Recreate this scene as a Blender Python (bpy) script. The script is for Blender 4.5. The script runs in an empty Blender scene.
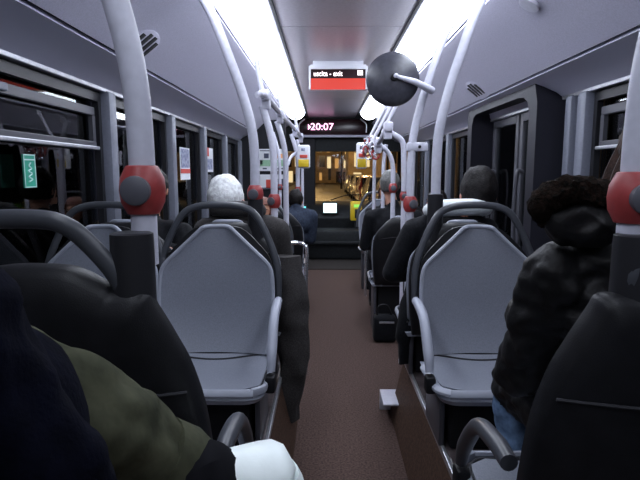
import bpy, bmesh, math, random
import numpy as np
from mathutils import Vector, Matrix, noise
random.seed(7)
PI = math.pi
R = math.radians
SC = bpy.context.scene
C = SC.collection

# ------------------------------------------------------------------ camera
FPX = 520.0
CAMZ = 1.25
PITCH, YAW = R(7.45), R(0.6)
cam = bpy.data.cameras.new('camera')
cam.sensor_width = 36.0
cam.lens = FPX / 640.0 * 36.0
cam.clip_start = 0.02
cam.clip_end = 400
camo = bpy.data.objects.new('camera', cam)
camo.location = (0, 0, CAMZ)
camo.rotation_euler = (PI / 2 - PITCH, 0, YAW)
C.objects.link(camo)
SC.camera = camo

# ------------------------------------------------------------------ world / exposure
W = bpy.data.worlds.new('night')
SC.world = W
W.use_nodes = True
W.node_tree.nodes['Background'].inputs[0].default_value = (0.010, 0.010, 0.016, 1)
W.node_tree.nodes['Background'].inputs[1].default_value = 1.0
SC.view_settings.view_transform = 'Standard'
SC.view_settings.look = 'None'
SC.view_settings.exposure = 0.0
SC.view_settings.gamma = 1.0
SC.view_settings.use_curve_mapping = False
LIGHT = 10.5            # strength of the fluorescent diffusers

_q = Matrix.Rotation(YAW, 3, 'Z') @ Matrix.Rotation(PI / 2 - PITCH, 3, 'X')
def U(px, py, Y):
    """photograph pixel -> the place in the bus that lies Y metres ahead"""
    d = _q @ Vector(((px - 320) / FPX, (240 - py) / FPX, -1))
    return Vector((0, 0, CAMZ)) + d * (Y / d.y)

# ------------------------------------------------------------------ materials
def mat(name, col, rough=0.5, metal=0.0, var=0.0, scale=30, bump=0.0, bscale=200, coat=0.0, spec=0.5, col2=None, sheen=0.0):
    m = bpy.data.materials.new(name)
    m.use_nodes = True
    nt = m.node_tree
    b = nt.nodes['Principled BSDF']
    b.inputs['Roughness'].default_value = rough
    b.inputs['Metallic'].default_value = metal
    b.inputs['Specular IOR Level'].default_value = spec
    b.inputs['Coat Weight'].default_value = coat
    b.inputs['Sheen Weight'].default_value = sheen
    b.inputs['Base Color'].default_value = (*col, 1)
    tc = nt.nodes.new('ShaderNodeTexCoord')
    if var > 0 or col2:
        n = nt.nodes.new('ShaderNodeTexNoise'); n.inputs['Scale'].default_value = scale; n.inputs['Detail'].default_value = 4
        nt.links.new(tc.outputs['Object'], n.inputs['Vector'])
        cr = nt.nodes.new('ShaderNodeValToRGB')
        c2 = col2 if col2 else tuple(min(1, c * (1 + var)) for c in col)
        c1 = col if col2 else tuple(c * (1 - var) for c in col)
        cr.color_ramp.elements[0].position = 0.35; cr.color_ramp.elements[0].color = (*c1, 1)
        cr.color_ramp.elements[1].position = 0.65; cr.color_ramp.elements[1].color = (*c2, 1)
        nt.links.new(n.outputs['Fac'], cr.inputs['Fac'])
        nt.links.new(cr.outputs['Color'], b.inputs['Base Color'])
    if bump > 0:
        n2 = nt.nodes.new('ShaderNodeTexNoise'); n2.inputs['Scale'].default_value = bscale; n2.inputs['Detail'].default_value = 3
        nt.links.new(tc.outputs['Object'], n2.inputs['Vector'])
        bp = nt.nodes.new('ShaderNodeBump'); bp.inputs['Strength'].default_value = bump; bp.inputs['Distance'].default_value = 0.005
        nt.links.new(n2.outputs['Fac'], bp.inputs['Height'])
        nt.links.new(bp.outputs['Normal'], b.inputs['Normal'])
    return m

def emis(name, col, s):
    m = bpy.data.materials.new(name); m.use_nodes = True
    nt = m.node_tree; b = nt.nodes['Principled BSDF']
    b.inputs['Base Color'].default_value = (0.02, 0.02, 0.02, 1)
    b.inputs['Emission Color'].default_value = (*col, 1)
    b.inputs['Emission Strength'].default_value = s
    return m

def glassmat(name, tint=(0.75, 0.8, 0.8)):
    m = bpy.data.materials.new(name); m.use_nodes = True
    nt = m.node_tree; nt.nodes.clear()
    out = nt.nodes.new('ShaderNodeOutputMaterial')
    mx = nt.nodes.new('ShaderNodeMixShader'); fr = nt.nodes.new('ShaderNodeFresnel'); fr.inputs['IOR'].default_value = 1.62
    t = nt.nodes.new('ShaderNodeBsdfTransparent'); t.inputs[0].default_value = (*tint, 1)
    g = nt.nodes.new('ShaderNodeBsdfGlossy'); g.inputs['Roughness'].default_value = 0.02
    nt.links.new(fr.outputs[0], mx.inputs[0]); nt.links.new(t.outputs[0], mx.inputs[1]); nt.links.new(g.outputs[0], mx.inputs[2])
    nt.links.new(mx.outputs[0], out.inputs[0])
    return m

M = {}
M['floor'] = mat('ribbed_floor_rubber', (0.092, 0.058, 0.049), 0.85, bump=0.6, bscale=260, var=0.40, scale=110, spec=.2)
M['floor_dark'] = mat('dark_floor_rubber', (0.03, 0.024, 0.022), 0.6, var=0.3)
M['carpet_side'] = mat('podium_side_brown', (0.085, 0.05, 0.036), 0.6, var=0.35, scale=90, bump=0.3)
M['podium'] = mat('podium_top_scuffed', (0.075, 0.06, 0.062), 0.30, var=0.5, scale=14, bump=0.25, bscale=60)
M['ceil'] = mat('ceiling_centre_laminate', (0.40, 0.375, 0.43), 0.30, metal=0.15, var=0.08, scale=60)
M['ceil_side'] = mat('ceiling_side_panel', (0.47, 0.46, 0.57), 0.5, var=0.08, scale=150)
M['cove'] = mat('cove_panel', (0.50, 0.50, 0.62), 0.45)
M['wall'] = mat('side_wall_grey', (0.16, 0.16, 0.18), 0.6, var=0.1)
M['dark'] = mat('black_rubber', (0.012, 0.012, 0.014), 0.55)
M['gap'] = mat('panel_seam', (0.02, 0.02, 0.025), 0.8)
M['pillar'] = mat('pillar_grey_plastic', (0.155, 0.165, 0.21), 0.45, var=0.06, scale=80)
M['alu'] = mat('brushed_aluminium', (0.55, 0.56, 0.60), 0.35, metal=0.8, var=0.08, scale=100)
M['winframe'] = mat('window_frame_dark', (0.02, 0.02, 0.024), 0.4)
M['winframe_lt'] = mat('hopper_frame_grey', (0.07, 0.07, 0.085), 0.4)
M['glass'] = glassmat('window_glass')
M['glass_clear'] = glassmat('windscreen_glass', (0.92, 0.93, 0.92))
M['light'] = emis('fluorescent_diffuser', (0.86, 0.93, 1.06), LIGHT)
M['light_rear'] = emis('dimmed_rear_diffuser', (0.86, 0.93, 1.06), LIGHT * .5)  # rear lights set dimmer only so the side ceiling darkens towards the camera
M['pole'] = mat('pole_painted_grey', (0.62, 0.62, 0.72), 0.38, var=0.05, scale=50)
M['red'] = mat('stop_button_red', (0.34, 0.045, 0.045), 0.4, var=0.1, scale=60)
M['btn'] = mat('stop_button_grey', (0.10, 0.10, 0.12), 0.45)
M['seat'] = mat('seat_shell_grey', (0.235, 0.25, 0.30), 0.40, var=0.10, scale=240, bump=0.05)
M['seat_rim'] = mat('seat_rim_grey', (0.36, 0.38, 0.45), 0.38)
M['seat_back'] = mat('seat_back_black', (0.011, 0.011, 0.013), 0.42, var=0.15, bump=0.12, bscale=500)
M['handle'] = mat('handle_dark_grey', (0.06, 0.064, 0.076), 0.36)
M['socket'] = mat('socket_charcoal', (0.022, 0.022, 0.026), 0.4)
M['arm'] = mat('armrest_grey', (0.40, 0.42, 0.50), 0.4)
M['skin'] = mat('skin', (0.55, 0.27, 0.18), 0.5, var=0.06)
M['skin_pink'] = mat('skin_pink', (0.62, 0.30, 0.22), 0.5, var=0.06)
M['whitehair'] = mat('white_hair', (0.93, 0.95, 0.95), 0.6, col2=(0.60, 0.60, 0.62), scale=60, bump=0.6, bscale=120)
M['blackhair'] = mat('black_hair', (0.004, 0.0035, 0.0035), 0.6, col2=(0.014, 0.011, 0.011), scale=90, bump=0.6, bscale=120)
M['brownhair'] = mat('brown_hair', (0.022, 0.010, 0.007), 0.7, col2=(0.045, 0.020, 0.013), scale=70, bump=0.6, bscale=120)
M['redhair'] = mat('auburn_hair', (0.22, 0.06, 0.03), 0.5, col2=(0.12, 0.035, 0.02), scale=90, bump=0.5)
M['greyhair'] = mat('grey_hair', (0.16, 0.16, 0.15), 0.5, col2=(0.08, 0.08, 0.08), scale=90, bump=0.5)
M['greycoat'] = mat('dark_wool_coat', (0.050, 0.046, 0.046), 0.85, var=0.35, scale=220, bump=0.3, sheen=0.3)
M['blackcoat'] = mat('black_coat', (0.009, 0.0095, 0.012), 0.7, var=0.3, scale=100, bump=0.3, sheen=0.2)
M['puffer'] = mat('black_puffer_nylon', (0.008, 0.0075, 0.008), 0.5, var=0.3, scale=18, bump=0.5, bscale=45)
M['fur'] = mat('brown_fur', (0.022, 0.013, 0.010), 0.9, col2=(0.006, 0.006, 0.005), scale=140, bump=1.0, bscale=200)
M['bluejacket'] = mat('slate_blue_jacket', (0.035, 0.045, 0.07), 0.8, var=0.25, scale=60, bump=0.2)
M['navy'] = mat('navy_jacket', (0.003, 0.0035, 0.009), 0.9, var=0.25, scale=40, bump=0.3)
M['khaki'] = mat('olive_khaki_cotton', (0.080, 0.082, 0.052), 0.85, col2=(0.040, 0.043, 0.028), scale=20, bump=1.0, bscale=22)
M['jeans'] = mat('light_blue_denim', (0.14, 0.22, 0.36), 0.8, var=0.2, scale=80)
M['darkpants'] = mat('dark_trousers', (0.018, 0.018, 0.022), 0.8, var=0.2)
M['scarf'] = mat('white_scarf', (0.85, 0.90, 0.92), 0.8, bump=0.6, bscale=50)
M['sock'] = mat('black_sock', (0.008, 0.008, 0.010), 0.9)
M['shoe_white'] = mat('white_leather', (0.88, 0.95, 0.93), 0.45, var=0.03, scale=30, bump=0.05)
M['shoe_grey'] = mat('shoe_grey_panel', (0.55, 0.55, 0.62), 0.5)
M['shoe_green'] = mat('shoe_green_trim', (0.10, 0.42, 0.32), 0.5)
M['shoe_black'] = mat('black_shoe', (0.012, 0.012, 0.012), 0.4)
M['eye'] = mat('eye_dark', (0.02, 0.012, 0.01), 0.2)
M['lip'] = mat('lips', (0.42, 0.10, 0.09), 0.5)
M['sign_case'] = mat('sign_case_white', (0.75, 0.76, 0.82), 0.4)
M['sign_black'] = mat('sign_display_black', (0.02, 0.004, 0.006), 0.25)
M['led_red'] = emis('led_red_panel', (1.0, 0.045, 0.012), 0.75)
M['led_white'] = emis('led_letters', (1.0, 0.92, 0.95), 3.0)
M['led_pink'] = emis('led_pink_letters', (1.0, 0.45, 0.75), 3.5)
M['mirror_back'] = mat('mirror_back_charcoal', (0.05, 0.05, 0.065), 0.42, var=0.2, scale=40)
M['mirror'] = mat('mirror_glass', (0.9, 0.9, 0.9), 0.03, metal=1.0)
M['chrome'] = mat('chrome_tube', (0.85, 0.87, 0.92), 0.18, metal=0.9)
M['screen'] = emis('monitor_screen', (0.70, 0.95, 1.0), 2.2)
M['teal'] = emis('teal_indicator', (0.15, 0.8, 0.9), 1.5)
M['yellow'] = mat('validator_yellow', (0.75, 0.52, 0.02), 0.45)
M['greenlcd'] = emis('green_lcd', (0.35, 0.9, 0.12), 1.0)
M['paper'] = mat('poster_paper', (0.74, 0.76, 0.80), 0.6)
M['paper_blue'] = mat('poster_blue_photo', (0.14, 0.16, 0.30), 0.6, col2=(0.45, 0.48, 0.6), scale=45)
M['paper_red'] = mat('poster_red', (0.60, 0.07, 0.05), 0.6)
M['paper_green'] = mat('poster_green', (0.28, 0.48, 0.32), 0.6, var=0.2, scale=120)
M['paper_orange'] = mat('poster_orange', (0.85, 0.42, 0.18), 0.6)
M['paper_dark'] = mat('poster_ink', (0.05, 0.06, 0.10), 0.6)
M['stk'] = mat('green_sticker', (0.02, 0.36, 0.24), 0.5, var=0.1)
M['stk_white'] = mat('sticker_white', (0.6, 0.85, 0.8), 0.5)
M['partition'] = mat('cab_partition_dark', (0.02, 0.02, 0.024), 0.5)
M['dash'] = mat('dashboard_black', (0.018, 0.020, 0.022), 0.6, var=0.2)

for k_, sp_ in (('navy', .06), ('khaki', .08), ('blackcoat', .10), ('greycoat', .10), ('puffer', .30), ('fur', .05), ('bluejacket', .10), ('darkpants', .08), ('seat_back', .28), ('socket', .3),
                ('dash', .2), ('partition', .15), ('dark', .2), ('winframe', .3), ('sock', .05), ('blackhair', .2), ('brownhair', .2), ('jeans', .1), ('carpet_side', .2)):
    M[k_].node_tree.nodes['Principled BSDF'].inputs['Specular IOR Level'].default_value = sp_
for k_ in ('greycoat', 'blackcoat'):
    M[k_].node_tree.nodes['Principled BSDF'].inputs['Sheen Weight'].default_value = .05

# ------------------------------------------------------------------ mesh helpers
def link(name, me, m=None, parent=None, smooth=True):
    o = bpy.data.objects.new(name, me)
    C.objects.link(o)
    if m is not None:
        for k in (m if isinstance(m, (list, tuple)) else [m]): me.materials.append(k)
    if parent is not None: o.parent = parent
    if smooth:
        me.polygons.foreach_set('use_smooth', [True] * len(me.polygons))
    return o

def obj(name, bm, m, parent=None, smooth=True, angle=40):
    bmesh.ops.recalc_face_normals(bm, faces=bm.faces)
    me = bpy.data.meshes.new(name)
    bm.to_mesh(me); bm.free()
    o = link(name, me, m, parent, smooth)
    if smooth:
        try: me.set_sharp_from_angle(angle=R(angle))
        except Exception: pass
    return o

def thing(name, label, cat, loc=(0, 0, 0), rz=0.0, group=None):
    o = bpy.data.objects.new(name, None); C.objects.link(o)
    o.empty_display_size = 0.1
    o.location = loc; o.rotation_euler = (0, 0, rz)
    o['label'] = label; o['category'] = cat
    if group: o['group'] = group
    return o

def tag(o, label, cat, group=None, kind=None):
    o['label'] = label; o['category'] = cat
    if group: o['group'] = group
    if kind: o['kind'] = kind
    return o

def struct(name, bm, m, parent=None, smooth=False):
    o = obj(name, bm, m, parent, smooth)
    if parent is None: o['kind'] = 'structure'
    return o

def sthing(name):
    o = bpy.data.objects.new(name, None); C.objects.link(o); o.empty_display_size = 0.1
    o['kind'] = 'structure'
    return o

def dup(root, loc, rz=None, label=None, group=None):
    r = root.copy(); C.objects.link(r); r.location = loc
    if rz is not None: r.rotation_euler = (0, 0, rz)
    if label: r['label'] = label
    if group: r['group'] = group
    for ch in list(root.children):
        c = ch.copy(); C.objects.link(c); c.parent = r
        for g in list(ch.children):
            d = g.copy(); C.objects.link(d); d.parent = c
    return r

def box(bm, x0, x1, y0, y1, z0, z1, bev=0.0, mat4=None, seg=2):
    r = bmesh.ops.create_cube(bm, size=1)
    vs = r['verts']
    for v in vs:
        v.co = Vector(((x0 + x1) / 2 + v.co.x * (x1 - x0), (y0 + y1) / 2 + v.co.y * (y1 - y0), (z0 + z1) / 2 + v.co.z * (z1 - z0)))
    if bev > 0:
        es = list({e for v in vs for e in v.link_edges})
        rr = bmesh.ops.bevel(bm, geom=es, offset=bev, segments=seg, affect='EDGES', profile=0.5)
        vs = list({v for f in rr['faces'] for v in f.verts} | {v for v in vs if v.is_valid})
    if mat4 is not None:
        bmesh.ops.transform(bm, matrix=mat4, verts=[v for v in vs if v.is_valid])
    return vs

def B(*a, **k):
    bm = bmesh.new(); box(bm, *a, **k); return bm

def catmull(pts, n=6):
    pts = [Vector(p) for p in pts]
    if len(pts) < 3: return pts
    out = []
    P = [pts[0] * 2 - pts[1]] + pts + [pts[-1] * 2 - pts[-2]]
    for i in range(1, len(P) - 2):
        p0, p1, p2, p3 = P[i - 1], P[i], P[i + 1], P[i + 2]
        for k in range(n):
            t = k / n
            out.append(0.5 * ((2 * p1) + (-p0 + p2) * t + (2 * p0 - 5 * p1 + 4 * p2 - p3) * t * t + (-p0 + 3 * p1 - 3 * p2 + p3) * t ** 3))
    out.append(pts[-1])
    return out

def tube(bm, pts, r, seg=14, n=6, smooth=True, flat=None):
    """tube swept through pts; r number or list; flat=(a,b) elliptic factors"""
    path = catmull(pts, n) if smooth else [Vector(p) for p in pts]
    N = len(path)
    if isinstance(r, (int, float)): rs = [r] * N
    else:
        rs = [float(np.interp(i / (N - 1), np.linspace(0, 1, len(r)), r)) for i in range(N)]
    rings = []
    t0 = (path[1] - path[0]).normalized()
    ref = Vector((0, 0, 1)) if abs(t0.z) < 0.9 else Vector((0, 1, 0))
    u = t0.cross(ref).normalized()
    for i, p in enumerate(path):
        t = (path[min(i + 1, N - 1)] - path[max(i - 1, 0)]).normalized()
        u = (u - t * u.dot(t)).normalized()
        w = t.cross(u)
        fa, fb = flat or (1, 1)
        rings.append([bm.verts.new(p + (u * math.cos(2 * PI * k / seg) * fa + w * math.sin(2 * PI * k / seg) * fb) * rs[i]) for k in range(seg)])
    for a, b in zip(rings[:-1], rings[1:]):
        for k in range(seg):
            bm.faces.new((a[k], a[(k + 1) % seg], b[(k + 1) % seg], b[k]))
    bm.faces.new(rings[0][::-1]); bm.faces.new(rings[-1])
    return bm

def T(pts, r, **k):
    return tube(bmesh.new(), pts, r, **k)

def ell(bm, c, rad, rot=None, sub=3):
    m = Matrix.Translation(Vector(c)) @ (rot.to_4x4() if rot is not None else Matrix.Identity(4)) @ Matrix.Diagonal((*rad, 1))
    return bmesh.ops.create_icosphere(bm, subdivisions=sub, radius=1, matrix=m)['verts']

def prism(bm, pts2, d0, d1, f):
    """extrude 2-D outline; f(a,b,d)->Vector"""
    A = [bm.verts.new(f(a, b, d0)) for a, b in pts2]
    D = [bm.verts.new(f(a, b, d1)) for a, b in pts2]
    n = len(pts2)
    for i in range(n): bm.faces.new((A[i], A[(i + 1) % n], D[(i + 1) % n], D[i]))
    bm.faces.new(A[::-1]); bm.faces.new(D)
    return bm

def lathe(bm, prof, c, axis='Z', seg=24):
    rings = []
    for r, h in prof:
        ring = []
        for k in range(seg):
            a = 2 * PI * k / seg
            p = {'Z': (r * math.cos(a), r * math.sin(a), h), 'Y': (r * math.cos(a), h, r * math.sin(a)), 'X': (h, r * math.cos(a), r * math.sin(a))}[axis]
            ring.append(bm.verts.new(Vector(c) + Vector(p)))
        rings.append(ring)
    for a, b in zip(rings[:-1], rings[1:]):
        for k in range(seg): bm.faces.new((a[k], a[(k + 1) % seg], b[(k + 1) % seg], b[k]))
    bm.faces.new(rings[0][::-1]); bm.faces.new(rings[-1])
    return bm

def text(name, s, size, loc, rot, m, parent, ext=0.0015, sx=1.0):
    cu = bpy.data.curves.new(name, 'FONT'); cu.body = s; cu.size = size; cu.extrude = ext
    cu.align_x = 'CENTER'; cu.align_y = 'CENTER'
    t = bpy.data.objects.new(name, cu); C.objects.link(t)
    bpy.context.view_layer.update()
    me = bpy.data.meshes.new_from_object(t.evaluated_get(bpy.context.evaluated_depsgraph_get()))
    bpy.data.objects.remove(t)
    me.materials.clear()
    o = link(name, me, m, parent, False)
    o.location = loc; o.rotation_euler = rot; o.scale = (sx, 1, 1)
    return o

# ------------------------------------------------------------------ bus shell
CX = 0.10
WL, WR = CX - 1.22, CX + 1.22
Y0, Y1 = -1.0, 9.2
def prof_box(name, pts, m, y0=Y0, y1=Y1, th=0.02):
    """panel following a cross-section polyline (x,z), thickened outwards"""
    bm = bmesh.new()
    n = len(pts)
    nor = []
    for i in range(n):
        a = Vector(pts[max(i - 1, 0)]); b = Vector(pts[min(i + 1, n - 1)])
        t = (b - a).normalized(); nn = Vector((-t.y, t.x))
        nor.append(nn)
    out = [(p[0] + q.x * th, p[1] + q.y * th) for p, q in zip(pts, nor)]
    prism(bm, list(pts) + out[::-1], y0, y1, lambda a, b, d: Vector((a, d, b)))
    return bm

struct('floor', B(WL, WR, Y0, 6.6, -0.05, 0.0), M['floor'])
o = struct('floor', B(WL, WR, 6.6, Y1, -0.05, 0.012), M['floor_dark'])

# centre ceiling panels with seams
cs = sthing('ceiling')
ys = [Y0, 0.55, 1.75, 2.25, 3.2, 4.7, 6.2, 8.45]
for a, b in zip(ys[:-1], ys[1:]):
    obj('ceiling_panel', B(CX - .37, CX + .37, a + .003, b - .003, 2.10, 2.12, bev=.001), M['ceil'], cs, False)
obj('panel_seam', B(CX - .40, CX + .40, Y0, Y1, 2.112, 2.13), M['gap'], cs, False)
for s in (-1, 1):
    e = [(CX + s * .635, 2.025), (CX + s * .75, 1.965), (CX + s * .87, 1.88), (CX + s * .99, 1.765)]
    if s > 0: e = e
    bm = prof_box('p', e if s < 0 else e, M['ceil_side'], th=.02 * (-s))
    obj('side_ceiling_panel', bm, M['ceil_side'], cs, True, 60)
    e = [(CX + s * .996, 1.757), (CX + s * 1.08, 1.725), (CX + s * 1.15, 1.69), (CX + s * 1.19, 1.655)]
    obj('cove_panel', prof_box('p', e, None, th=.02 * (-s)), M['cove'], cs, True, 60)
    obj('panel_seam', B(*sorted((CX + s * .975, CX + s * 1.01)), Y0, Y1, 1.768, 1.80), M['gap'], cs, False)
    obj('edge_strip', B(*sorted((CX + s * .365, CX + s * .385)), Y0, 8.45, 2.09, 2.108, bev=.003), M['gap'], cs, False)
    # long dark rail with a light lip above the windows
    obj('trim_' + ('left' if s < 0 else 'right'), B(*sorted((CX + s * 1.165, CX + s * 1.2)), Y0, Y1, 1.632, 1.654, bev=.004), M['alu'], None, False)['kind'] = 'structure'
    struct('wall_' + ('left' if s < 0 else 'right'), B(*sorted((CX + s * 1.22, CX + s * 1.26)), Y0, Y1 + .1, -0.05, 0.74), M['wall'])
    struct('trim_' + ('left' if s < 0 else 'right'), B(*sorted((CX + s * 1.2, CX + s * 1.26)), Y0, Y1 + .1, 1.60, 2.15), M['dark'])
struct('wall_rear', B(WL, WR, Y0 - .05, Y0, -0.05, 2.15), M['wall'])
struct('ceiling', B(WL, WR, Y0, Y1, 2.14, 2.16), M['dark'])

# podiums over the wheel arches
PZ = 0.30
for s in (-1, 1):
    xe = CX + s * .31
    x2 = CX + s * 1.22
    o = struct('platform', B(*sorted((xe, x2)), Y0, 2.62, 0, PZ, bev=.012), M['podium'])
    pts = [(xe, PZ - .012), (xe - s * .035, .14), (xe - s * .07, 0.0), (xe + s * .01, 0.0)]
    bm = bmesh.new(); prism(bm, [(p[0], p[1]) for p in pts], Y0, 2.60, lambda a, b, d: Vector((a, d, b)))
    struct('platform_side', bm, M['carpet_side'])
    struct('platform_trim', B(*sorted((xe - s * .008, xe + s * .006)), Y0, 2.61, PZ - .022, PZ + .004, bev=.003), M['alu'])

# ------------------------------------------------------------------ side windows / pillars
def window(side, n, ya, yb, hopper=None):
    s = side
    xw = CX + s * 1.22
    r = sthing('window_%d' % n)
    X = lambda a, b: sorted((xw - s * a, xw - s * b))
    f = bmesh.new()
    box(f, *X(0.0, .03), ya, yb, 0.72, 0.76); box(f, *X(0.0, .03), ya, yb, 1.585, 1.625)
    box(f, *X(0.0, .03), ya, ya + .03, .76, 1.585); box(f, *X(0.0, .03), yb - .03, yb, .76, 1.585)
    obj('window_frame', f, M['winframe'], r, False)
    obj('pane', B(*X(-.012, -.018), ya + .01, yb - .01, .73, 1.62), M['glass'], r, False)
    if hopper is None: hopper = ya < 2.5
    if hopper:
        h = bmesh.new()
        box(h, *X(.0, .022), ya + .05, yb - .05, 1.365, 1.395, bev=.004)
        box(h, *X(.0, .020), ya + .05, yb - .05, 1.515, 1.555, bev=.004)
        box(h, *X(.0, .020), ya + .05, ya + .08, 1.395, 1.515); box(h, *X(.0, .020), yb - .08, yb - .05, 1.395, 1.515)
        ho = obj('hopper_frame', h, M['winframe_lt'], r, False)
        obj('rail_lip', B(*X(.02, .034), ya + .04, yb - .04, 1.355, 1.372, bev=.004), M['alu'], ho, False)
        obj('latch', B(*X(.018, .045), (ya + yb) / 2 - .06, (ya + yb) / 2 + .02, 1.52, 1.55, bev=.006), M['pillar'], ho, False)
    return r
PILL_L = [-.9, .95, 2.62, 3.66, 4.62, 5.6, 6.6]
for k in range(len(PILL_L) - 1):
    window(-1, k + 1, PILL_L[k] + .045, PILL_L[k + 1] - .045)
def pillar(s, y, w=.045, n=1):
    xw = CX + s * 1.22
    o = struct('trim_%d' % n, B(*sorted((xw - s * .075, xw + s * .02)), y - w, y + w, .3, 1.64, bev=.018), M['pillar'], None, True)
    return o
for k, y in enumerate(PILL_L): pillar(-1, y, n=k + 3)
PILL_R = [-.9, .9, 2.62]
window(1, 10, PILL_R[0] + .045, PILL_R[1] - .045); window(1, 11, PILL_R[1] + .045, PILL_R[2] - .045)
for k, y in enumerate(PILL_R): pillar(1, y, n=k + 12)
pillar(1, 2.76, .035, 15)
for k, (a, b) in enumerate(((4.35, 5.4), (5.5, 6.55), (6.65, 7.6))):
    window(1, 12 + k, a, b); pillar(1, b + .05, .045, 16 + k)

# ---- middle door on the right
dr = sthing('door_1')
xw = WR
fr = bmesh.new()
outl = [(2.86, 0.0), (2.86, 1.62), (2.90, 1.72), (2.98, 1.785), (3.1, 1.80), (4.05, 1.80), (4.17, 1.76), (4.22, 1.68), (4.22, 0.0)]
inl = [(2.97, 0.0), (2.97, 1.58), (3.0, 1.64), (3.06, 1.67), (3.14, 1.68), (4.0, 1.68), (4.07, 1.66), (4.11, 1.6), (4.11, 0.0)]
def arch(bm, outl, inl, x0, x1):
    vo = [[bm.verts.new((x, y, z)) for y, z in outl] for x in (x0, x1)]
    vi = [[bm.verts.new((x, y, z)) for y, z in inl] for x in (x0, x1)]
    n = len(outl)
    for i in range(n - 1):
        bm.faces.new((vo[0][i], vo[0][i + 1], vi[0][i + 1], vi[0][i]))
        bm.faces.new((vo[1][i], vo[1][i + 1], vi[1][i + 1], vi[1][i]))
        bm.faces.new((vo[0][i], vo[0][i + 1], vo[1][i + 1], vo[1][i]))
        bm.faces.new((vi[0][i], vi[0][i + 1], vi[1][i + 1], vi[1][i]))
    for i in (0, n - 1): bm.faces.new((vo[0][i], vi[0][i], vi[1][i], vo[1][i]))
arch(fr, outl, inl, xw - .19, xw + .01)
obj('door_frame', fr, mat('door_frame_dark', (0.018, 0.018, 0.026), 0.5, spec=.2), dr, True, 50)
for ya, yb in ((2.99, 3.53), (3.56, 4.09)):
    lf = bmesh.new()
    box(lf, xw - .03, xw + .01, ya, ya + .05, .03, 1.66, bev=.005); box(lf, xw - .03, xw + .01, yb - .05, yb, .03, 1.66, bev=.005)
    box(lf, xw - .03, xw + .01, ya + .05, yb - .05, 1.58, 1.66); box(lf, xw - .03, xw + .01, ya + .05, yb - .05, .03, .12)
    l = obj('door_leaf', lf, M['winframe_lt'], dr, False)
    obj('pane', B(xw - .012, xw - .006, ya + .04, yb - .04, .11, 1.59), M['glass'], l, False)
    obj('grab_rail', T([(xw - .03, yb - .1, .75), (xw - .075, yb - .1, .78), (xw - .075, yb - .1, 1.22), (xw - .03, yb - .1, 1.25)], .014), M['winframe_lt'], l)

# ------------------------------------------------------------------ ceiling lights
def bulged(bm, s, ya, yb, a, b, dep):
    p0 = Vector((CX + s * a[0], a[1])); p1 = Vector((CX + s * b[0], b[1])); nn = Vector((-(p1.y - p0.y), p1.x - p0.x)).normalized()
    if nn.y > 0: nn = -nn
    pts = [p0.lerp(p1, k / 10) + nn * dep * math.sin(PI * k / 10) ** .7 for k in range(11)]
    prism(bm, [(p.x, p.y) for p in pts], ya, yb, lambda x, z, d: Vector((x, d, z)))
def slanted(bm, s, ya, yb, a, b, th):
    p0 = Vector((CX + s * a[0], a[1])); p1 = Vector((CX + s * b[0], b[1]))
    pts = [(p0.x, p0.y), (p1.x, p1.y), (p1.x, p1.y + th), (p0.x, p0.y + th)]
    prism(bm, pts, ya, yb, lambda x, z, d: Vector((x, d, z)))
segs = [(-.95, .3), (.36, 1.75), (1.81, 3.2), (3.26, 4.65), (4.71, 6.1), (6.16, 7.6)]
place = ['above the rear bench', 'above the foreground seats', 'above the facing grey seats', 'just before the exit sign', 'past the exit sign', 'nearest the windscreen']
for s, sn in ((-1, 'left'), (1, 'right')):
    for (a, b), pl in zip(segs, place):
        t = thing('ceiling_light', 'long white fluorescent ceiling light in the %s row, %s' % (sn, pl), 'light', (CX + s * .5, (a + b) / 2, 2.03), group='fluorescent ceiling lights')
        m4 = Matrix.Translation(-Vector(t.location))
        bm = bmesh.new(); bulged(bm, s, a, b, (.395, 2.085), (.62, 2.028), .065); bmesh.ops.transform(bm, matrix=m4, verts=bm.verts)
        obj('diffuser', bm, M['light_rear'] if b < 1.8 else M['light'], t, False)
        bm = bmesh.new(); slanted(bm, s, a - .028, b + .028, (.37, 2.102), (.635, 2.036), .02)
        bmesh.ops.transform(bm, matrix=m4, verts=bm.verts)
        obj('housing', bm, M['ceil_side'], t, False)

# ceiling fittings
def vent(x, z, y, label, n=4):
    t = thing('ceiling_vent', label, 'vent', (x, y, z))
    tilt = Matrix.Rotation(R(38 if x > 0 else -38), 4, 'Y') @ Matrix.Diagonal((1.3, 2.1, 1, 1))
    bm = bmesh.new(); lathe(bm, [(.002, -.004), (.062, -.004), (.068, 0), (.062, .003), (.002, .003)], (0, 0, 0)); bmesh.ops.transform(bm, matrix=tilt, verts=bm.verts)
    obj('rim', bm, M['ceil_side'], t)
    for k in range(n):
        yy = (k - (n - 1) / 2) * .026; w = math.sqrt(max(.001, .055 ** 2 - yy ** 2))
        bm = B(-w, w, yy - .008, yy + .008, -.008, -.003, bev=.002)
        bmesh.ops.transform(bm, matrix=tilt, verts=bm.verts)
        obj('slot', bm, M['gap'], t)
vent(CX + .93, 1.800, 3.65, 'round slotted ceiling grille above the middle door')
vent(CX - .918, 1.81, 2.4, 'round slotted ceiling grille left of the near left pole')
t = thing('ceiling_speaker', 'round ceiling fitting ring at the top right', 'speaker', (.845, 2.27, 1.942))
bm = bmesh.new(); lathe(bm, [(.030, -.012), (.044, -.012), (.046, 0), (.030, .0)], (0, 0, 0)); bmesh.ops.transform(bm, matrix=Matrix.Rotation(R(30), 4, 'Y'), verts=bm.verts)
obj('ring', bm, M['pole'], t)
bm = bmesh.new(); lathe(bm, [(.001, -.008), (.030, -.008), (.030, .001), (.001, .001)], (0, 0, 0)); bmesh.ops.transform(bm, matrix=Matrix.Rotation(R(30), 4, 'Y'), verts=bm.verts)
obj('grille', bm, M['ceil_side'], t)

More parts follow.
